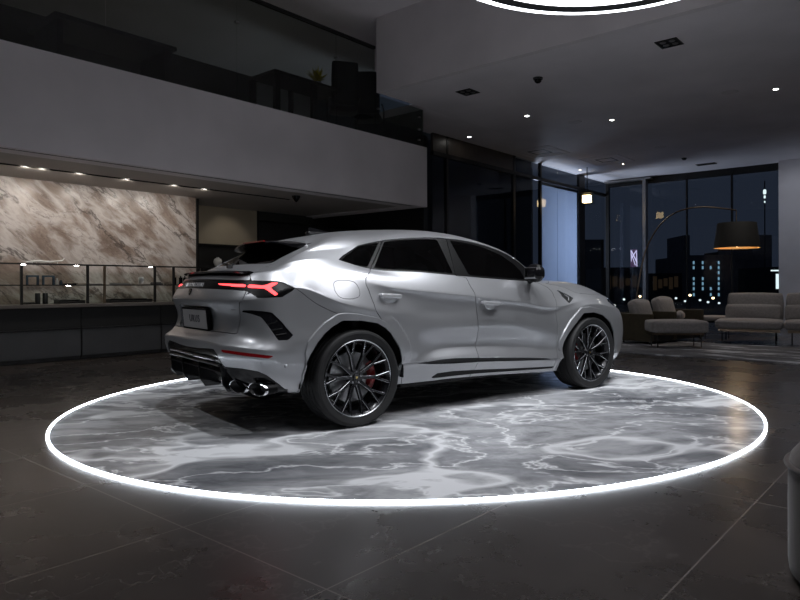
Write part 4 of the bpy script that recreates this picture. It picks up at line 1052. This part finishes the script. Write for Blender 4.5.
for t, s, lb in ((-9.32, 15.88, 'large square ceiling air diffuser nearer the mezzanine'), (-8.37, 18.17, 'large square ceiling air diffuser near the glazed corner')):
    d = thing('air_diffuser', lb, 'vent', (t, s, LOW), BLD, 'square air diffusers')
    for k, q in enumerate((.62, .44, .26)):
        b = MB(); w = .05 if k < 2 else .03; z0, z1 = LOW - .012 + .003*k, LOW
        for x0, x1, y0, y1 in ((-q, q, -q, -q+w), (-q, q, q-w, q), (-q, -q+w, -q, q), (q-w, q, -q, q)): b.box(t+x0, t+x1, s+y0, s+y1, z0, z1)
        obj('louvre_frame', b, 'plaster_dim' if k < 2 else 'satin_black', d, BLD, 0)
# lights of the slot under the mezzanine
SLOT = [(3.45, 'slot downlight farthest left under the mezzanine'), (3.66, 'slot downlight second from the left under the mezzanine'), (4.16, 'slot downlight third from the left under the mezzanine'), (4.86, 'slot downlight second from the right end of the row'), (5.65, 'slot downlight nearest the end of the stone wall')]
for s, lb in SLOT: downlight(-10.265, s, 2.90, lb, 'downlights in the slot under the mezzanine', 'downlight_warm', .032)
b = MB(); b.lathe([(.001, -.12), (.03, -.10), (.075, -.03), (.08, 0)], (-9.76, 7.72, 2.82), n=20); obj('dome_camera', b, 'gloss_black', None, BLD, 40, label='small black dome camera under the mezzanine', cat='camera')
for t, s in ((-11.6, 7.35), (-11.7, 7.55)): pass

# ---- counter cabinets along the stone wall
FT = -10.806
for k, (s0, s1, lb) in enumerate(((.72, 1.93, 'low grey drawer cabinet at the unseen left end'), (1.94, 3.15, 'low grey drawer cabinet at the left edge'), (3.16, 4.37, 'low grey drawer cabinet left of the drawer joint'), (4.38, 5.66, 'low grey drawer cabinet between the joint and the car tail'), (5.67, 6.64, 'low grey drawer cabinet hidden behind the car tail'))):
    if k == 0: continue
    c = thing('drawer_cabinet', lb, 'cabinet', (-11.1, (s0+s1)/2, 0), BLD, 'drawer cabinets along the stone wall')
    obj('body', MB().box(-11.38, FT - .02, s0, s1, .06, .82), 'recess_black', c, BLD, 0)
    obj('plinth', MB().box(-11.38, FT - .04, s0, s1, 0, .06), 'black_metal', c, BLD, 0)
    dr = obj('drawer_front', MB().box(FT - .02, FT, s0 + .006, s1 - .006, .065, .475), 'cabinet_grey', c, BLD, 0, bevel=.003)
    obj('drawer_pull', MB().box(FT - .022, FT + .012, s0 + .006, s1 - .006, .485, .500), 'black_metal', c, BLD, 0)
b = MB(); b.box(-11.39, FT + .03, 1.9, 6.64, .82, .872); obj('worktop', b, 'counter_taupe', None, BLD, 0, bevel=.004, label='long taupe counter top over the drawer cabinets', cat='counter')
# display rack on the counter
rk = thing('display_rack', 'open dark metal display rack standing on the counter', 'shelf', (-11.1, 4.5, .872), BLD)
RT0, RT1 = -11.32, -10.95
for z, nm, dz in ((1.485, 'shelf_board', .028), (1.165, 'shelf_board', .022)):
    sb = obj(nm, MB().box(RT0 + .01, RT1 - .03, 1.9, 6.64, z - .004, z + .004), 'clear_glass', rk, BLD, 0, label='clear glass shelf')
    obj('shelf_rail', MB().box(RT1 - .028, RT1, 1.9, 6.64, z - dz/2, z + dz/2 - .004), 'black_metal', sb, BLD, 0)
for s, mt in ((3.05, 'black_metal'), (3.60, 'black_metal'), (4.53, 'black_metal'), (4.79, 'bronze_metal'), (5.63, 'black_metal'), (5.97, 'black_metal'), (6.5, 'black_metal')):
    for t in (RT1 - .026,): obj('post', MB().box(t, t + .03, s - .017, s + .017, .872, 1.475), mt, rk, BLD, 0)
for s, z in ((4.36, 1.470), (5.55, 1.470), (4.24, 1.152), (3.62, 1.470)):
    b = MB(); b.cushion((RT1 + .004, s, z), (.004, .032, .004), .004, 0); obj('shelf_light', b, 'downlight_bulb', rk, BLD, 0)
G_ = 'small objects on the display rack'
def item(name, b, mat, lb, cat, sm=40, bevel=0): return obj(name, b, mat, None, BLD, sm, bevel, label=lb, cat=cat, group=G_)
TM = -11.12
Z1, Z2, Z0 = 1.170, 1.490, .8725
# left bay, middle shelf
for k, s in enumerate((3.80, 4.02)):
    b = MB(); w = .085
    b.box(TM-.02, TM+.02, s-w, s-w+.025, Z1, Z1+.12); b.box(TM-.02, TM+.02, s+w-.025, s+w, Z1, Z1+.12); b.box(TM-.02, TM+.02, s-w, s+w, Z1+.12, Z1+.145)
    item('bracket_stand', b, 'blue_lit_glaze', ('bracket stand coloured as lit blue at the left of the middle shelf', 'bracket stand coloured as lit blue beside the small bottles, middle shelf')[k], 'stand', 0, .003)
for k, (s, h) in enumerate(((4.145, .10), (4.20, .075))):
    b = MB(); b.lathe([(.001, h), (.012, h), (.012, h*.75), (.022, h*.62), (.024, .0), (.001, 0)], (TM, s, Z1), n=16); item('small_bottle', b, ('white_ceramic', 'blue_lit_glaze')[k], ('pale small bottle right of the bracket stands', 'bluish small bottle right of the pale one')[k], 'bottle')
for k, (s, w, h, mt) in enumerate(((4.33, .07, .022, 'gloss_black'), (4.505, .09, .030, 'mid_paper'), (4.705, .095, .02, 'grey_metal'))):
    b = MB(); b.box(TM-.09, TM+.07, s-w, s+w, Z1, Z1+h); item('flat_box', b, mt, ('thin black box on the middle shelf of the left bay', 'paper-brown flat box beside the rack post', 'thin grey box left of the bronze post')[k], 'box', 0, .004)
# left bay, on the counter
for k, s in enumerate((3.87, 3.975)):
    b = MB(); b.lathe([(.001, .17), (.034, .17), (.036, .165), (.036, 0), (.001, 0)], (TM, s, Z0), n=20); item('black_canister', b, 'satin_black', ('left one of two tall black canisters on the counter', 'right one of two tall black canisters on the counter')[k], 'canister')
for k, (s0, s1) in enumerate(((4.14, 4.52), (4.9, 5.62))):
    b = MB(); b.box(TM-.12, TM+.10, s0, s1, Z0, Z0+.028); b.box(TM-.12, TM-.10, s0, s1, Z0+.028, Z0+.06); b.box(TM-.12, TM+.10, s0, s0+.015, Z0+.028, Z0+.05); b.box(TM-.12, TM+.10, s1-.015, s1, Z0+.028, Z0+.05)
    item('black_tray', b, 'satin_black', ('short black tray on the counter in the left bay', 'long black tray on the counter right of the bronze post')[k], 'tray', 0)
b = MB(); b.box(TM-.06, TM+.06, 3.69, 3.82, Z0, Z0+.02); b.box(TM-.05, TM+.05, 3.70, 3.81, Z0+.02, Z0+.032); item('black_notebook', b, 'satin_black', 'flat black notebook left of the canisters', 'book', 0)
# left bay, top shelf: a low pale model on a stand
b = MB(); b.tube([(TM, 3.72, Z2+.03), (TM, 3.9, Z2+.045), (TM, 4.05, Z2+.035), (TM, 4.22, Z2+.06)], [.008, .018, .016, .010], 8); b.tube([(TM, 4.22, Z2+.06), (TM, 4.25, Z2+.10)], .008, 6)
for s in (3.8, 4.15): b.tube([(TM, s, Z2), (TM, s, Z2+.035)], .005, 6)
item('driftwood_ornament', b, 'white_ceramic', 'pale branch-like ornament on top of the rack', 'ornament')
# right bay, middle shelf
b = MB(); b.lathe([(.001, .115), (.036, .115), (.040, .10), (.040, .02), (.030, .02), (.030, 0), (.001, 0)], (TM, 5.47, Z1+.016), n=24); item('glass_jar', b, 'white_ceramic', 'pale glass jar on the middle shelf right of the bronze post', 'jar')
b = MB(); b.box(TM-.07, TM+.07, 5.33, 5.60, Z1, Z1+.016); item('wooden_board', b, 'mid_paper', 'wooden board under the pale jar', 'board', 0, .003)
b = MB(); b.box(TM-.07, TM+.07, 5.66, 5.82, Z1, Z1+.028); b.box(TM-.06, TM+.06, 5.67, 5.80, Z1+.028, Z1+.045); item('dark_box', b, 'cabinet_grey', 'dark flat box right of the pale jar', 'box', 0, .003)
b = MB(); b.box(TM-.09, TM+.03, 4.98, 5.3, Z1, Z1+.012); b.box(TM-.09, TM-.08, 4.98, 5.3, Z1+.012, Z1+.03); item('slim_tray', b, 'grey_metal', 'slim grey tray on the middle shelf right of the bronze post', 'tray', 0)
for k, s in enumerate((6.07, 6.19, 6.27)):
    b = MB(); b.box(TM-.03, TM+.03, s-.022, s+.022, Z1, Z1+.13); b.lathe([(.012, .13), (.012, .155), (.001, .155)], (TM, s, Z1), n=12); item('dark_flask', b, 'gloss_black', ('dark flask nearest the rack post by the car tail', 'dark flask between two others by the car tail', 'dark flask closest to the car tail')[k], 'bottle', 30, .003)
b = MB(); b.lathe([(.001, 0), (.05, .0), (.075, .05), (.085, .10), (.07, .15), (.03, .175), (.028, .19), (.001, .19)], (-12.1, 7.55, 1.55), n=24)
obj('white_vase', b, 'white_ceramic', None, BLD, 50, label='round white vase on the dark ledge behind the car', cat='vase')
b = MB(); b.box(-12.4, -11.8, 6.9, 8.6, 1.52, 1.55); b.box(-12.4, -11.8, 6.9, 6.93, 0, 1.52); b.box(-12.4, -11.8, 8.57, 8.6, 0, 1.52); obj('ledge_shelf', b, 'dark_panel', None, BLD, 0, label='dark ledge holding the white vase', cat='shelf')

# ---- up on the mezzanine: desk, chairs, plant
MZ = 4.062
dk = thing('desk', 'dark desk near the glass railing on the mezzanine', 'desk', (-9.7, 7.75, MZ), BLD)
obj('desk_top', MB().box(-10.15, -9.35, 6.95, 8.6, MZ + .80, MZ + .85), 'satin_black', dk, BLD, 0, bevel=.004)
for t in (-10.1, -9.4):
    for s in (7.02, 7.85): obj('leg', MB().box(t - .04, t + .04, s - .05, s + .05, MZ, MZ + .80), 'satin_black', dk, BLD, 0)
obj('modesty_panel', MB().box(-10.12, -10.09, 7.1, 8.5, MZ + .25, MZ + .80), 'plaster_dim', dk, BLD, 0)
def office_chair(t, s, a, lb):
    c = thing('office_chair', lb, 'chair', (t, s, MZ), BLD, 'black chairs on the mezzanine'); R = rotz(a); P = np.array((t, s, MZ))
    q = lambda p: tuple(P + R @ np.array(p))
    b = MB(); b.cushion(q((0, 0, .52)), (.26, .26, .05), .045, .015, rot=R); obj('seat', b, 'seat_leather', c, BLD, 50)
    b = MB(); b.cushion(q((-.27, 0, .98)), (.045, .25, .40), .04, .01, rot=R @ np.array([[math.cos(-.12), 0, math.sin(-.12)], [0, 1, 0], [-math.sin(-.12), 0, math.cos(-.12)]])); obj('backrest', b, 'seat_leather', c, BLD, 50)
    for i in (-1, 1):
        b = MB(); b.tube([q((-.26, i*.30, .74)), q((.16, i*.30, .74)), q((.20, i*.30, .70)), q((.20, i*.28, .02)), q((-.25, i*.28, .02))], .016, 8); obj('armrest', b, 'black_metal', c, BLD, 40)
    return c
office_chair(-9.55, 8.72, 2.5, 'black chair at the mezzanine desk beside the yellow plant'); office_chair(-9.6, 9.45, 2.25, 'black chair nearest the end of the mezzanine')
d2 = thing('desk', 'dark desk far left on the mezzanine, half lost in the dark', 'desk', (-10.2, 4.6, MZ), BLD)
obj('desk_top', MB().box(-10.7, -9.7, 3.6, 5.35, MZ + .78, MZ + .84), 'satin_black', d2, BLD, 0)
for s in (3.7, 5.25): obj('leg', MB().box(-10.6, -9.8, s - .04, s + .04, MZ, MZ + .78), 'satin_black', d2, BLD, 0)
pp = thing('potted_plant', 'small yellow-green plant in a white pot on the mezzanine desk', 'plant', (-9.62, 8.12, MZ + .85), BLD)
obj('pot', MB().lathe([(.001, 0), (.06, 0), (.075, .10), (.065, .10), (.06, .09), (.001, .09)], (-9.62, 8.12, MZ + .85), n=20), 'white_ceramic', pp, BLD, 40)
b = MB(); rg = random.Random(3)
for k in range(60):
    a, e, l = rg.uniform(0, 2*PI), rg.uniform(.5, 1.5), rg.uniform(.14, .34)
    p = np.array((-9.62, 8.12, MZ + .94)); d = np.array((math.cos(a)*math.cos(e), math.sin(a)*math.cos(e), math.sin(e))); sd_ = np.cross(d, (0, 0, 1)); sd_ /= np.linalg.norm(sd_)
    m_ = p + d*l*.6; b.add([p, m_ + sd_*.018, p + d*l - np.array((0, 0, .02)), m_ - sd_*.018], [(0, 1, 2, 3)])
obj('leaves', b, 'plant_yellow', pp, BLD, 0)

# ------------------------------------------------------------------ beyond the glass: night city
def city(name, b, mats, lb, cat, group=None, sm=0): return obj(name, b, mats, None, BLD, sm, label=lb, cat=cat, group=group)
b = MB(); b.box(-60, 60, 22.3, 140, -.3, -.25); b.box(-60, -13.9, 12, 22.3, -.3, -.25); obj('ground_outside', b, 'night_dark', None, BLD, 0, kind='structure')
# pale blind lit blue behind the side glazing
bl = thing('roller_blind', 'tall pale blue roller blind behind the dark side glazing', 'blind', (-10.4, 18.9, 0), BLD)
for s0, s1 in ((17.72, 18.78), (18.80, 20.25)): obj('blind_sheet', MB().box(-10.41, -10.39, s0, s1, .15, 4.30), 'blind_blue', bl, BLD, 0)
obj('blind_rail', MB().box(-10.44, -10.36, 17.72, 20.25, 4.30, 4.38), 'black_metal', bl, BLD, 0)
b = MB(); b.box(-11.9, -11.7, 12.3, 17.5, 0, 5.2); b.box(-11.7, -10.5, 17.36, 17.44, 0, 5.2); obj('wall_outside', b, 'night_dark', None, BLD, 0, kind='structure')

def px(u, v, Y): return np.array(((u - 448.21) / 649.27 * Y, Y, 1.134 + (285.73 - v) / 649.27 * Y))
# ---- lounge
rug = MB(); BR = BLD.R.T
def inb(p): return BR @ np.array(p, float)
rug.box(-6.6, -.2, 10.35, 13.0, -.006, .010)
obj('rug', rug, 'rug_wool', None, BLD, 0, bevel=.004, label='grey and white patterned rug under the lounge seats', cat='rug')
def cushion_obj(name, c, half, mat, parent=None, rot=None, r=.07, puff=.03, fr=WORLD, **k):
    b = MB(); b.cushion(c, half, r, puff, 11, rot); return obj(name, b, mat, parent, fr, 60, **k)

SF = Frame((5.15, 12.55, 0), math.radians(-28))
def seat_unit(x0, x1, xb, lb):
    """one section of the long sofa: frame on thin legs, seat cushion, tall back cushion"""
    w = (x1 - x0) / 2; xc = (x0 + x1) / 2; wb = (x1 - xb) / 2; xbc = (x1 + xb) / 2
    s = thing('sofa', lb, 'sofa', (xc, .5, .01), SF, 'sofa sections by the window')
    cushion_obj('seat', (xc, .50, .375), (w, .50, .085), 'sofa_fabric', s, None, .055, .018, SF)
    R = rotx(-.14)
    cushion_obj('backrest', (xbc, .92, .68), (wb * .98, .10, .275), 'sofa_fabric', s, R, .035, .02, SF)
    cushion_obj('lumbar_cushion', (xbc - .03, .76, .58), (wb * .97, .08, .15), 'sofa_fabric', s, R, .035, .02, SF)
    obj('base_frame', MB().box(x0 + .05, x1 - .05, .06, .98, .235, .285), 'bronze_metal', s, SF, 0)
    for x in (x0 + .12, x1 - .12):
        for y in (.10, .92): obj('leg', MB().tube([(x, y, .0105), (x, y, .24)], .012, 8), 'black_metal', s, SF, 40)
    return s
seat_unit(0, 1.17, .16, 'grey sofa section with a tall back, seat running past it on the left')
seat_unit(1.20, 2.4, 1.22, 'grey sofa section cut off by the right edge of the photo')
s = thing('side_bench', 'pale low bench behind the left end of the grey sofa', 'bench', (5.68, 13.95, -.006), WORLD)
cushion_obj('seat', (5.70, 13.95, .42), (.33, .24, .05), 'sofa_fabric', s, None, .03, .01)
obj('base_frame', MB().box(5.42, 5.98, 13.75, 14.15, .33, .38), 'black_metal', s, WORLD, 0)
for x in (5.45, 5.95):
    for y in (13.78, 14.12): obj('leg', MB().tube([(x, y, -.0055), (x, y, .34)], .012, 8), 'black_metal', s, WORLD, 40)
# ottoman
o = thing('ottoman', 'light grey padded ottoman on thin black legs in front of the leather sofa', 'ottoman', (4.2, 11.85, .01), WORLD)
xa, xb = px(653, 0, 11.6)[0], px(708, 0, 11.6)[0]
cushion_obj('cushion', ((xa+xb)/2, 11.84, .385), ((xb-xa)/2, .31, .105), 'sofa_fabric', o, rotz(-.05), .04, .02)
obj('base_frame', MB().box(xa + .06, xb - .06, 11.62, 12.06, .235, .272), 'bronze_metal', o, WORLD, 0)
for x in (xa + .10, xb - .10):
    for y in (11.66, 12.02): obj('leg', MB().tube([(x, y, .0105), (x, y, .24)], .012, 8), 'black_metal', o, WORLD, 40)
# two-seat leather sofa seen from its end
LF = Frame((3.61, 12.48, 0), math.radians(-50.3))
ls = thing('leather_sofa', 'two-seat dark olive leather sofa, plain end panel facing the car', 'sofa', (0, .95, .01), LF)
for y, z in ((.0, .585), (.80, .61), (1.82, .625)): obj('arm_panel', MB().box(-.33, .35, y - .06, y + .06, .06, z), 'olive_leather', ls, LF, 0, bevel=.012)
obj('back_panel', MB().box(-.42, -.335, -.06, 1.88, .06, .60), 'olive_leather', ls, LF, 0, bevel=.012)
obj('base_frame', MB().box(-.30, .33, .065, .735, .06, .24), 'black_metal', ls, LF, 0)
obj('base_frame', MB().box(-.30, .33, .865, 1.755, .06, .24), 'black_metal', ls, LF, 0)
cushion_obj('seat', (.03, .40, .33), (.32, .32, .085), 'sofa_fabric_dark', ls, None, .06, .02, LF)
cushion_obj('seat', (.03, 1.31, .33), (.32, .43, .085), 'sofa_fabric_dark', ls, None, .06, .02, LF)
for x in (-.28, .30):
    for y in (.0, 1.82): obj('leg', MB().tube([(x, y, .0105), (x, y, .07)], .014, 8), 'black_metal', ls, LF, 40)
# loose cushions on it
lean = np.array([[math.cos(-.30), 0, math.sin(-.30)], [0, 1, 0], [-math.sin(-.30), 0, math.cos(-.30)]])
for k, (x, y, w, h, zc, lb) in enumerate(((-.17, .40, .27, .19, .63, 'plump grey cushion leaning above the olive end panel'), (-.15, 1.20, .28, .20, .66, 'plump grey cushion leaning to the right of the lamp pole'))):
    cushion_obj('throw_cushion', (x, y, zc), (.085, w, h), 'sofa_fabric', None, lean, .035, .05, LF, label=lb, cat='cushion', group='cushions on the leather sofa')
cushion_obj('throw_cushion', (.02, 1.52, .50), (.07, .14, .085), 'sofa_fabric', None, rotz(.3), .06, .02, LF, label='small pale cushion lying beside the far arm of the leather sofa', cat='cushion', group='cushions on the leather sofa')
# arc floor lamp
al = thing('arc_lamp', 'tall arching floor lamp with a wide black shade', 'floor lamp', px(632, 343, 13.9) * [1, 1, 0] + np.array((0, 0, -.006)), WORLD)
YL = 13.9
bx = px(632, 0, YL)[0]
obj('base', MB().lathe([(.001, .05), (.20, .05), (.22, .04), (.22, 0), (.001, 0)], (bx, YL, -.006), n=32), 'black_metal', al, WORLD, 40)
pts = [px(u, v, YL) for u, v in ((632, 330), (634.5, 312), (638, 288), (641.5, 268), (645.5, 252), (651, 240), (658, 228.5), (667, 219), (678, 212.5), (690, 209), (704, 207.8), (720, 209), (736.5, 211.3))]
cv = catmull(np.array([np.array((bx, YL, .04))] + pts), [3] * len(pts))
obj('arched_pole', MB().tube(cv, .016, 8), 'bronze_metal', al, WORLD, 50)
tip = px(736.5, 211.3, YL); sc_ = px(737, 224, YL)
obj('drop_rod', MB().tube([tip, (tip[0], YL, sc_[2])], .012, 8), 'bronze_metal', al, WORLD, 40)
k_ = YL / 649.27; zt, zb = px(0, 224, YL)[2], px(0, 249, YL)[2]
sx = px(737, 0, YL)[0]
b = MB(); b.lathe([(.02, zt - .01), (18*k_, zt), (18.3*k_, zt - .01), (21.6*k_, zb)], (sx, YL, 0), n=48); sh_ = obj('shade', b, 'lamp_shade_black', al, WORLD, 40)
b = MB(); b.lathe([(.02, zt - .02), (17.7*k_, zt - .012), (21.3*k_, zb), (21.6*k_, zb)], (sx, YL, 0), n=48); obj('shade_lining', b, 'lamp_shade_gold', sh_, WORLD, 40, label='gold inside of the shade')
b = MB(); b.cushion((sx, YL, zb + .10), (.07, .07, .08), .07, 0); obj('bulb', b, 'bulb_warm', al, WORLD, 50)
# pouf at the right edge
pc = (1.640, 2.42); pr = .335
pf_ = thing('pouf', 'brown velvet round pouf with corded seam at the right edge', 'pouf', (pc[0], pc[1], -.006), WORLD)
b = MB(); b.lathe([(.001, -.006), (pr - .03, -.006), (pr - .005, .02), (pr, .06), (pr, .30), (pr - .002, .435)], (pc[0], pc[1], 0), n=64); obj('side', b, 'pouf_velvet', pf_, WORLD, 50)
b = MB(); b.lathe([(pr - .004, .435), (pr - .012, .47), (pr - .04, .505), (pr - .10, .53), (.001, .545)], (pc[0], pc[1], 0), n=64); obj('top_cushion', b, 'pouf_velvet', pf_, WORLD, 60)
b = MB(); b.tube([(pc[0] + (pr + .004)*math.cos(t), pc[1] + (pr + .004)*math.sin(t), .437) for t in np.linspace(0, 2*PI, 65)], .011, 8, caps=False); obj('piping', b, 'pouf_velvet', pf_, WORLD, 50)

# lantern in the glazed corner
p = inb(px(587.5, 199, 20.6)); ln = thing('wall_lantern', 'small lit glass lantern on the dark post by the side glazing', 'lantern', tuple(p), BLD)
b = MB(); b.box(p[0]-.20, p[0]+.20, p[1]-.16, p[1]+.16, p[2]-.17, p[2]+.16); obj('glass_box', b, 'clear_glass', ln, BLD, 0)
obj('cap', MB().box(p[0]-.19, p[0]+.19, p[1]-.16, p[1]+.16, p[2]+.16, p[2]+.20), 'black_metal', ln, BLD, 0)
obj('bulb', MB().box(p[0]-.12, p[0]+.12, p[1]-.10, p[1]+.06, p[2]-.13, p[2]+.10), 'bulb_warm', ln, BLD, 0)
b = MB(); b.tube([(p[0], p[1], p[2]+.2), (p[0], p[1], LOW)], .015, 8); obj('stem', b, 'black_metal', ln, BLD, 40)

# ---- night city beyond the window wall
def block(u0, u1, v0, Y, dep, mat, lb, wins=(), group='buildings outside the window', wmat='city_cyan'):
    a, c = px(u0, v0, Y), px(u1, v0, Y)
    B_ = thing('building', lb, 'building', ((a[0]+c[0])/2, Y + dep/2, -.25), WORLD, group)
    obj('walls', MB().box(a[0], c[0], Y, Y + dep, -.25, a[2]), mat, B_, WORLD, 0)
    for w in wins:
        q0, q1 = px(w[0], w[1], Y - .02), px(w[2], w[3], Y - .02)
        obj('lit_window', MB().box(q0[0], q1[0], Y - .03, Y + .02, q1[2], q0[2]), w[4] if len(w) > 4 else wmat, B_, WORLD, 0)
    return B_
rg = random.Random(11)
block(604, 646, 268, 46, 6, 'night_dark', 'low dark building with dim brown shop windows nearest the car', [(606 + 6.5*k, 276 + (k*5) % 4, 611 + 6.5*k, 290 - (k*3) % 5, 'city_warm') for k in range(5)], wmat='city_warm')
block(650, 682, 274, 54, 5, 'night_dark', 'low building with dim warm windows just right of the grey mullion', [(653 + 5.3*k, 277 + (k*3) % 4, 657 + 5.3*k, 291 - (k*7) % 5, 'city_warm') for k in range(5)])
w = [(u, v, u + 1.6, v + 3, 'city_cyan') for u in (693, 702, 710, 718) for v in (262, 267, 272, 278, 283, 288, 294) if rg.random() < .65]
block(690, 724, 256, 60, 10, 'night_concrete', 'tower with cyan lit windows left of the lamp shade', w)
block(684, 690, 236, 78, 6, 'night_concrete', 'slim pale column building beside the cyan tower')
block(752, 772, 236, 80, 10, 'night_concrete', 'tall dim grey building to the right of the lamp shade')
block(773, 790, 268, 50, 6, 'night_dark', 'low building with one bright white window behind the sofa', [(776, 275, 785, 290, 'city_white'), (771, 271, 785, 272.3, 'city_white')])
block(724, 752, 252, 104, 8, 'night_dark', 'dark block directly below the lamp shade', [(730, 270, 732, 274, 'city_cyan'), (740, 283, 742, 287, 'city_cyan')])
block(560, 604, 240, 70, 8, 'night_dark', 'dark tower seen behind the side glazing corner')
# lit sign with a zigzag
q = px(634, 259, 40); sg = thing('lit_sign', 'small lit rectangular sign with white slanting strokes beyond the glass', 'sign', q, WORLD)
p0, p1 = px(631, 250, 40), px(637.5, 267.5, 40)
obj('sign_face', MB().box(p0[0], p1[0], 40, 40.1, p1[2], p0[2]), 'screen_violet', sg, WORLD, 0)
for (u0, v0, u1, v1, wd) in ((631.3, 251, 637, 263, 1.2), (636.6, 251, 631.6, 259, 1.0), (636.6, 251, 637.0, 267, .8), (631.6, 255, 635.5, 266, .8), (631.3, 251, 631.5, 262, .7)):
    a, c = px(u0, v0, 39.97), px(u1, v1, 39.97); k = 40/649.27*wd/2
    b = MB(); b.add([(a[0]-k, 39.97, a[2]), (a[0]+k, 39.97, a[2]), (c[0]+k, 39.97, c[2]), (c[0]-k, 39.97, c[2])], [(0, 1, 2, 3)]); b.add([(x, y + .03, z) for x, y, z in b.v[:4]], [(3, 2, 1, 0)])
    obj('stroke', b, 'screen_white', sg, WORLD, 0)
lt = thing('post', None, None, (0,0,0), WORLD) if False else None
# mast with a string of lights
q = px(765, 262, 70); ms = thing('lit_mast', 'thin mast with a vertical string of white lights in the night sky', 'mast', (q[0], 70, -.25), WORLD)
obj('pole', MB().tube([(q[0], 70, -.25), (q[0], 70, px(0, 182, 70)[2])], .06, 6), 'night_dark', ms, WORLD, 0)
for v, r in ((184, .05), (193, .16), (198, .10), (203, .07), (207, .05), (211, .05)):
    b = MB(); b.cushion((q[0], 70, px(0, v, 70)[2]), (r, r, r*1.8), r, 0, 5); obj('bulb', b, 'city_white', ms, WORLD, 60)
# street lights
for k, (u, v) in enumerate(((667, 301), (676, 299), (685, 302), (690, 296), (700, 301), (708, 303), (713, 299), (719, 304), (624, 300), (640, 297))):
    Y = 36 + (k * 7) % 5; q = px(u, v, Y); b = MB(); b.cushion(q, (.07, .07, .06), .06, 0, 5)
    t = thing('street_light', 'tiny distant street light in the night beyond the window', 'street light', (q[0], Y, -.25), WORLD, 'distant street lights')
    obj('pole', MB().tube([(q[0], Y, -.25), (q[0], Y, q[2])], .015, 6), 'night_dark', t, WORLD, 40)
    obj('lantern', b, 'bulb_warm' if k % 3 == 0 else 'city_white', t, WORLD, 60)

# ------------------------------------------------------------------ light
wd = bpy.data.worlds.new('night'); SC.world = wd; wd.use_nodes = True
bg = wd.node_tree.nodes['Background']; bg.inputs['Color'].default_value = (.15, .19, .29, 1); bg.inputs['Strength'].default_value = .12
def spot(t, s, z, tt, ts, tz, watts, ang, color=(1, .93, .85), blend=.6, r=.03):
    l = bpy.data.lights.new('spot', 'SPOT'); l.energy = watts; l.color = color; l.spot_size = math.radians(ang); l.spot_blend = blend; l.shadow_soft_size = r
    o = bpy.data.objects.new('spot_lamp', l); COL.objects.link(o)
    a = Vector(BLD.w((t, s, z))); c = Vector(BLD.w((tt, ts, tz))); o.location = a; o.rotation_euler = (c - a).to_track_quat('-Z', 'Y').to_euler()
    return o
for s, _ in SLOT: spot(-10.265, s, 2.808, -11.4, s + .1, 1.7, 19, 155, blend=1.)
for s in (1.6, 2.6, 6.2): spot(-10.265, s, 2.808, -11.4, s, 1.7, 19, 155, blend=1.)
spot(-11.6, 7.9, 2.80, -12.4, 7.9, 1.9, 4.5, 80)
for t, s, e in ((-7.56, 12.32, 22), (-6.25, 13.84, 95), (-2.82, 13.65, 120), (-9.76, 13.14, 15)): spot(t, s, 4.86, t, s, 0, e, 90, (1, .95, .9))
spot(-3.2, 19.0, 4.86, -3.6, 21.6, 2.0, 60, 100, (.80, .88, 1.))  # added spot that brightens the far wall; it has no fixture
# display spotlights in the high ceiling over the camera's side of the platform
for x, y, e, tx, ty in ((1.9, 4.2, 560, -.2, 6.9), (-.9, 3.9, 410, -.9, 6.2), (3.6, 6.0, 450, .3, 7.2), (.9, 5.2, 340, -.1, 6.6), (-4.6, 3.4, 240, -1.9, 5.6), (3.0, 7.0, 420, 1.3, 8.0)):
    o_ = spot(0, 0, 0, 1, 1, 1, e, 60, (.93, .96, 1.), .7, .05); a = Vector((x, y, 6.28)); c = Vector((tx, ty, .4)); o_.location = a; o_.rotation_euler = (c - a).to_track_quat('-Z', 'Y').to_euler()
# warm light of the arc lamp
l = bpy.data.lights.new('arc_bulb', 'POINT'); l.energy = 9; l.color = (1, .72, .42); l.shadow_soft_size = .08
o_ = bpy.data.objects.new('arc_bulb', l); COL.objects.link(o_); o_.location = (sx, YL, zb + .02)
# unseen area light added behind the blind so that it glows bluish
l = bpy.data.lights.new('blind_backlight', 'AREA'); l.energy = 420; l.color = (.80, .87, 1.); l.size = 2.0; l.shape = 'DISK'
o_ = bpy.data.objects.new('blind_backlight', l); COL.objects.link(o_); a = Vector(BLD.w((-13.4, 20.5, 2.6))); c = Vector(BLD.w((-10.4, 19.0, 2.2))); o_.location = a; o_.rotation_euler = (c - a).to_track_quat('-Z', 'Y').to_euler()

for t, s in ((-11.8, 3.0), (-11.8, 6.5), (-11.5, 9.0)): spot(t, s, 6.3, t - .5, s, 4.1, 9, 110, (1., .92, .72))  # added fill spots for the dark mezzanine, no fixtures above them
spot(-9.2, 7.9, 6.25, -9.62, 8.12, 5.0, 7, 30, (1., .92, .72))  # one more added spot, only to brighten the plant

# ------------------------------------------------------------------ camera
cam = bpy.data.cameras.new('camera'); co = bpy.data.objects.new('camera', cam); COL.objects.link(co)
cam.sensor_fit = 'HORIZONTAL'; cam.sensor_width = 36.0; cam.lens = 649.27 / 800 * 36
cam.shift_x = -(448.21 - 400) / 800; cam.shift_y = -(300 - 285.73) / 800
cam.clip_start = .05; cam.clip_end = 400
co.matrix_world = Matrix.Translation((0, 0, 1.134)) @ Matrix.Rotation(PI/2, 4, 'X') @ Matrix.Rotation(-.0034, 4, 'Z')
SC.camera = co
SC.view_settings.view_transform = 'Standard'; SC.view_settings.look = 'None'; SC.view_settings.gamma = 1; SC.view_settings.use_curve_mapping = False
SC.view_settings.exposure = 0.0
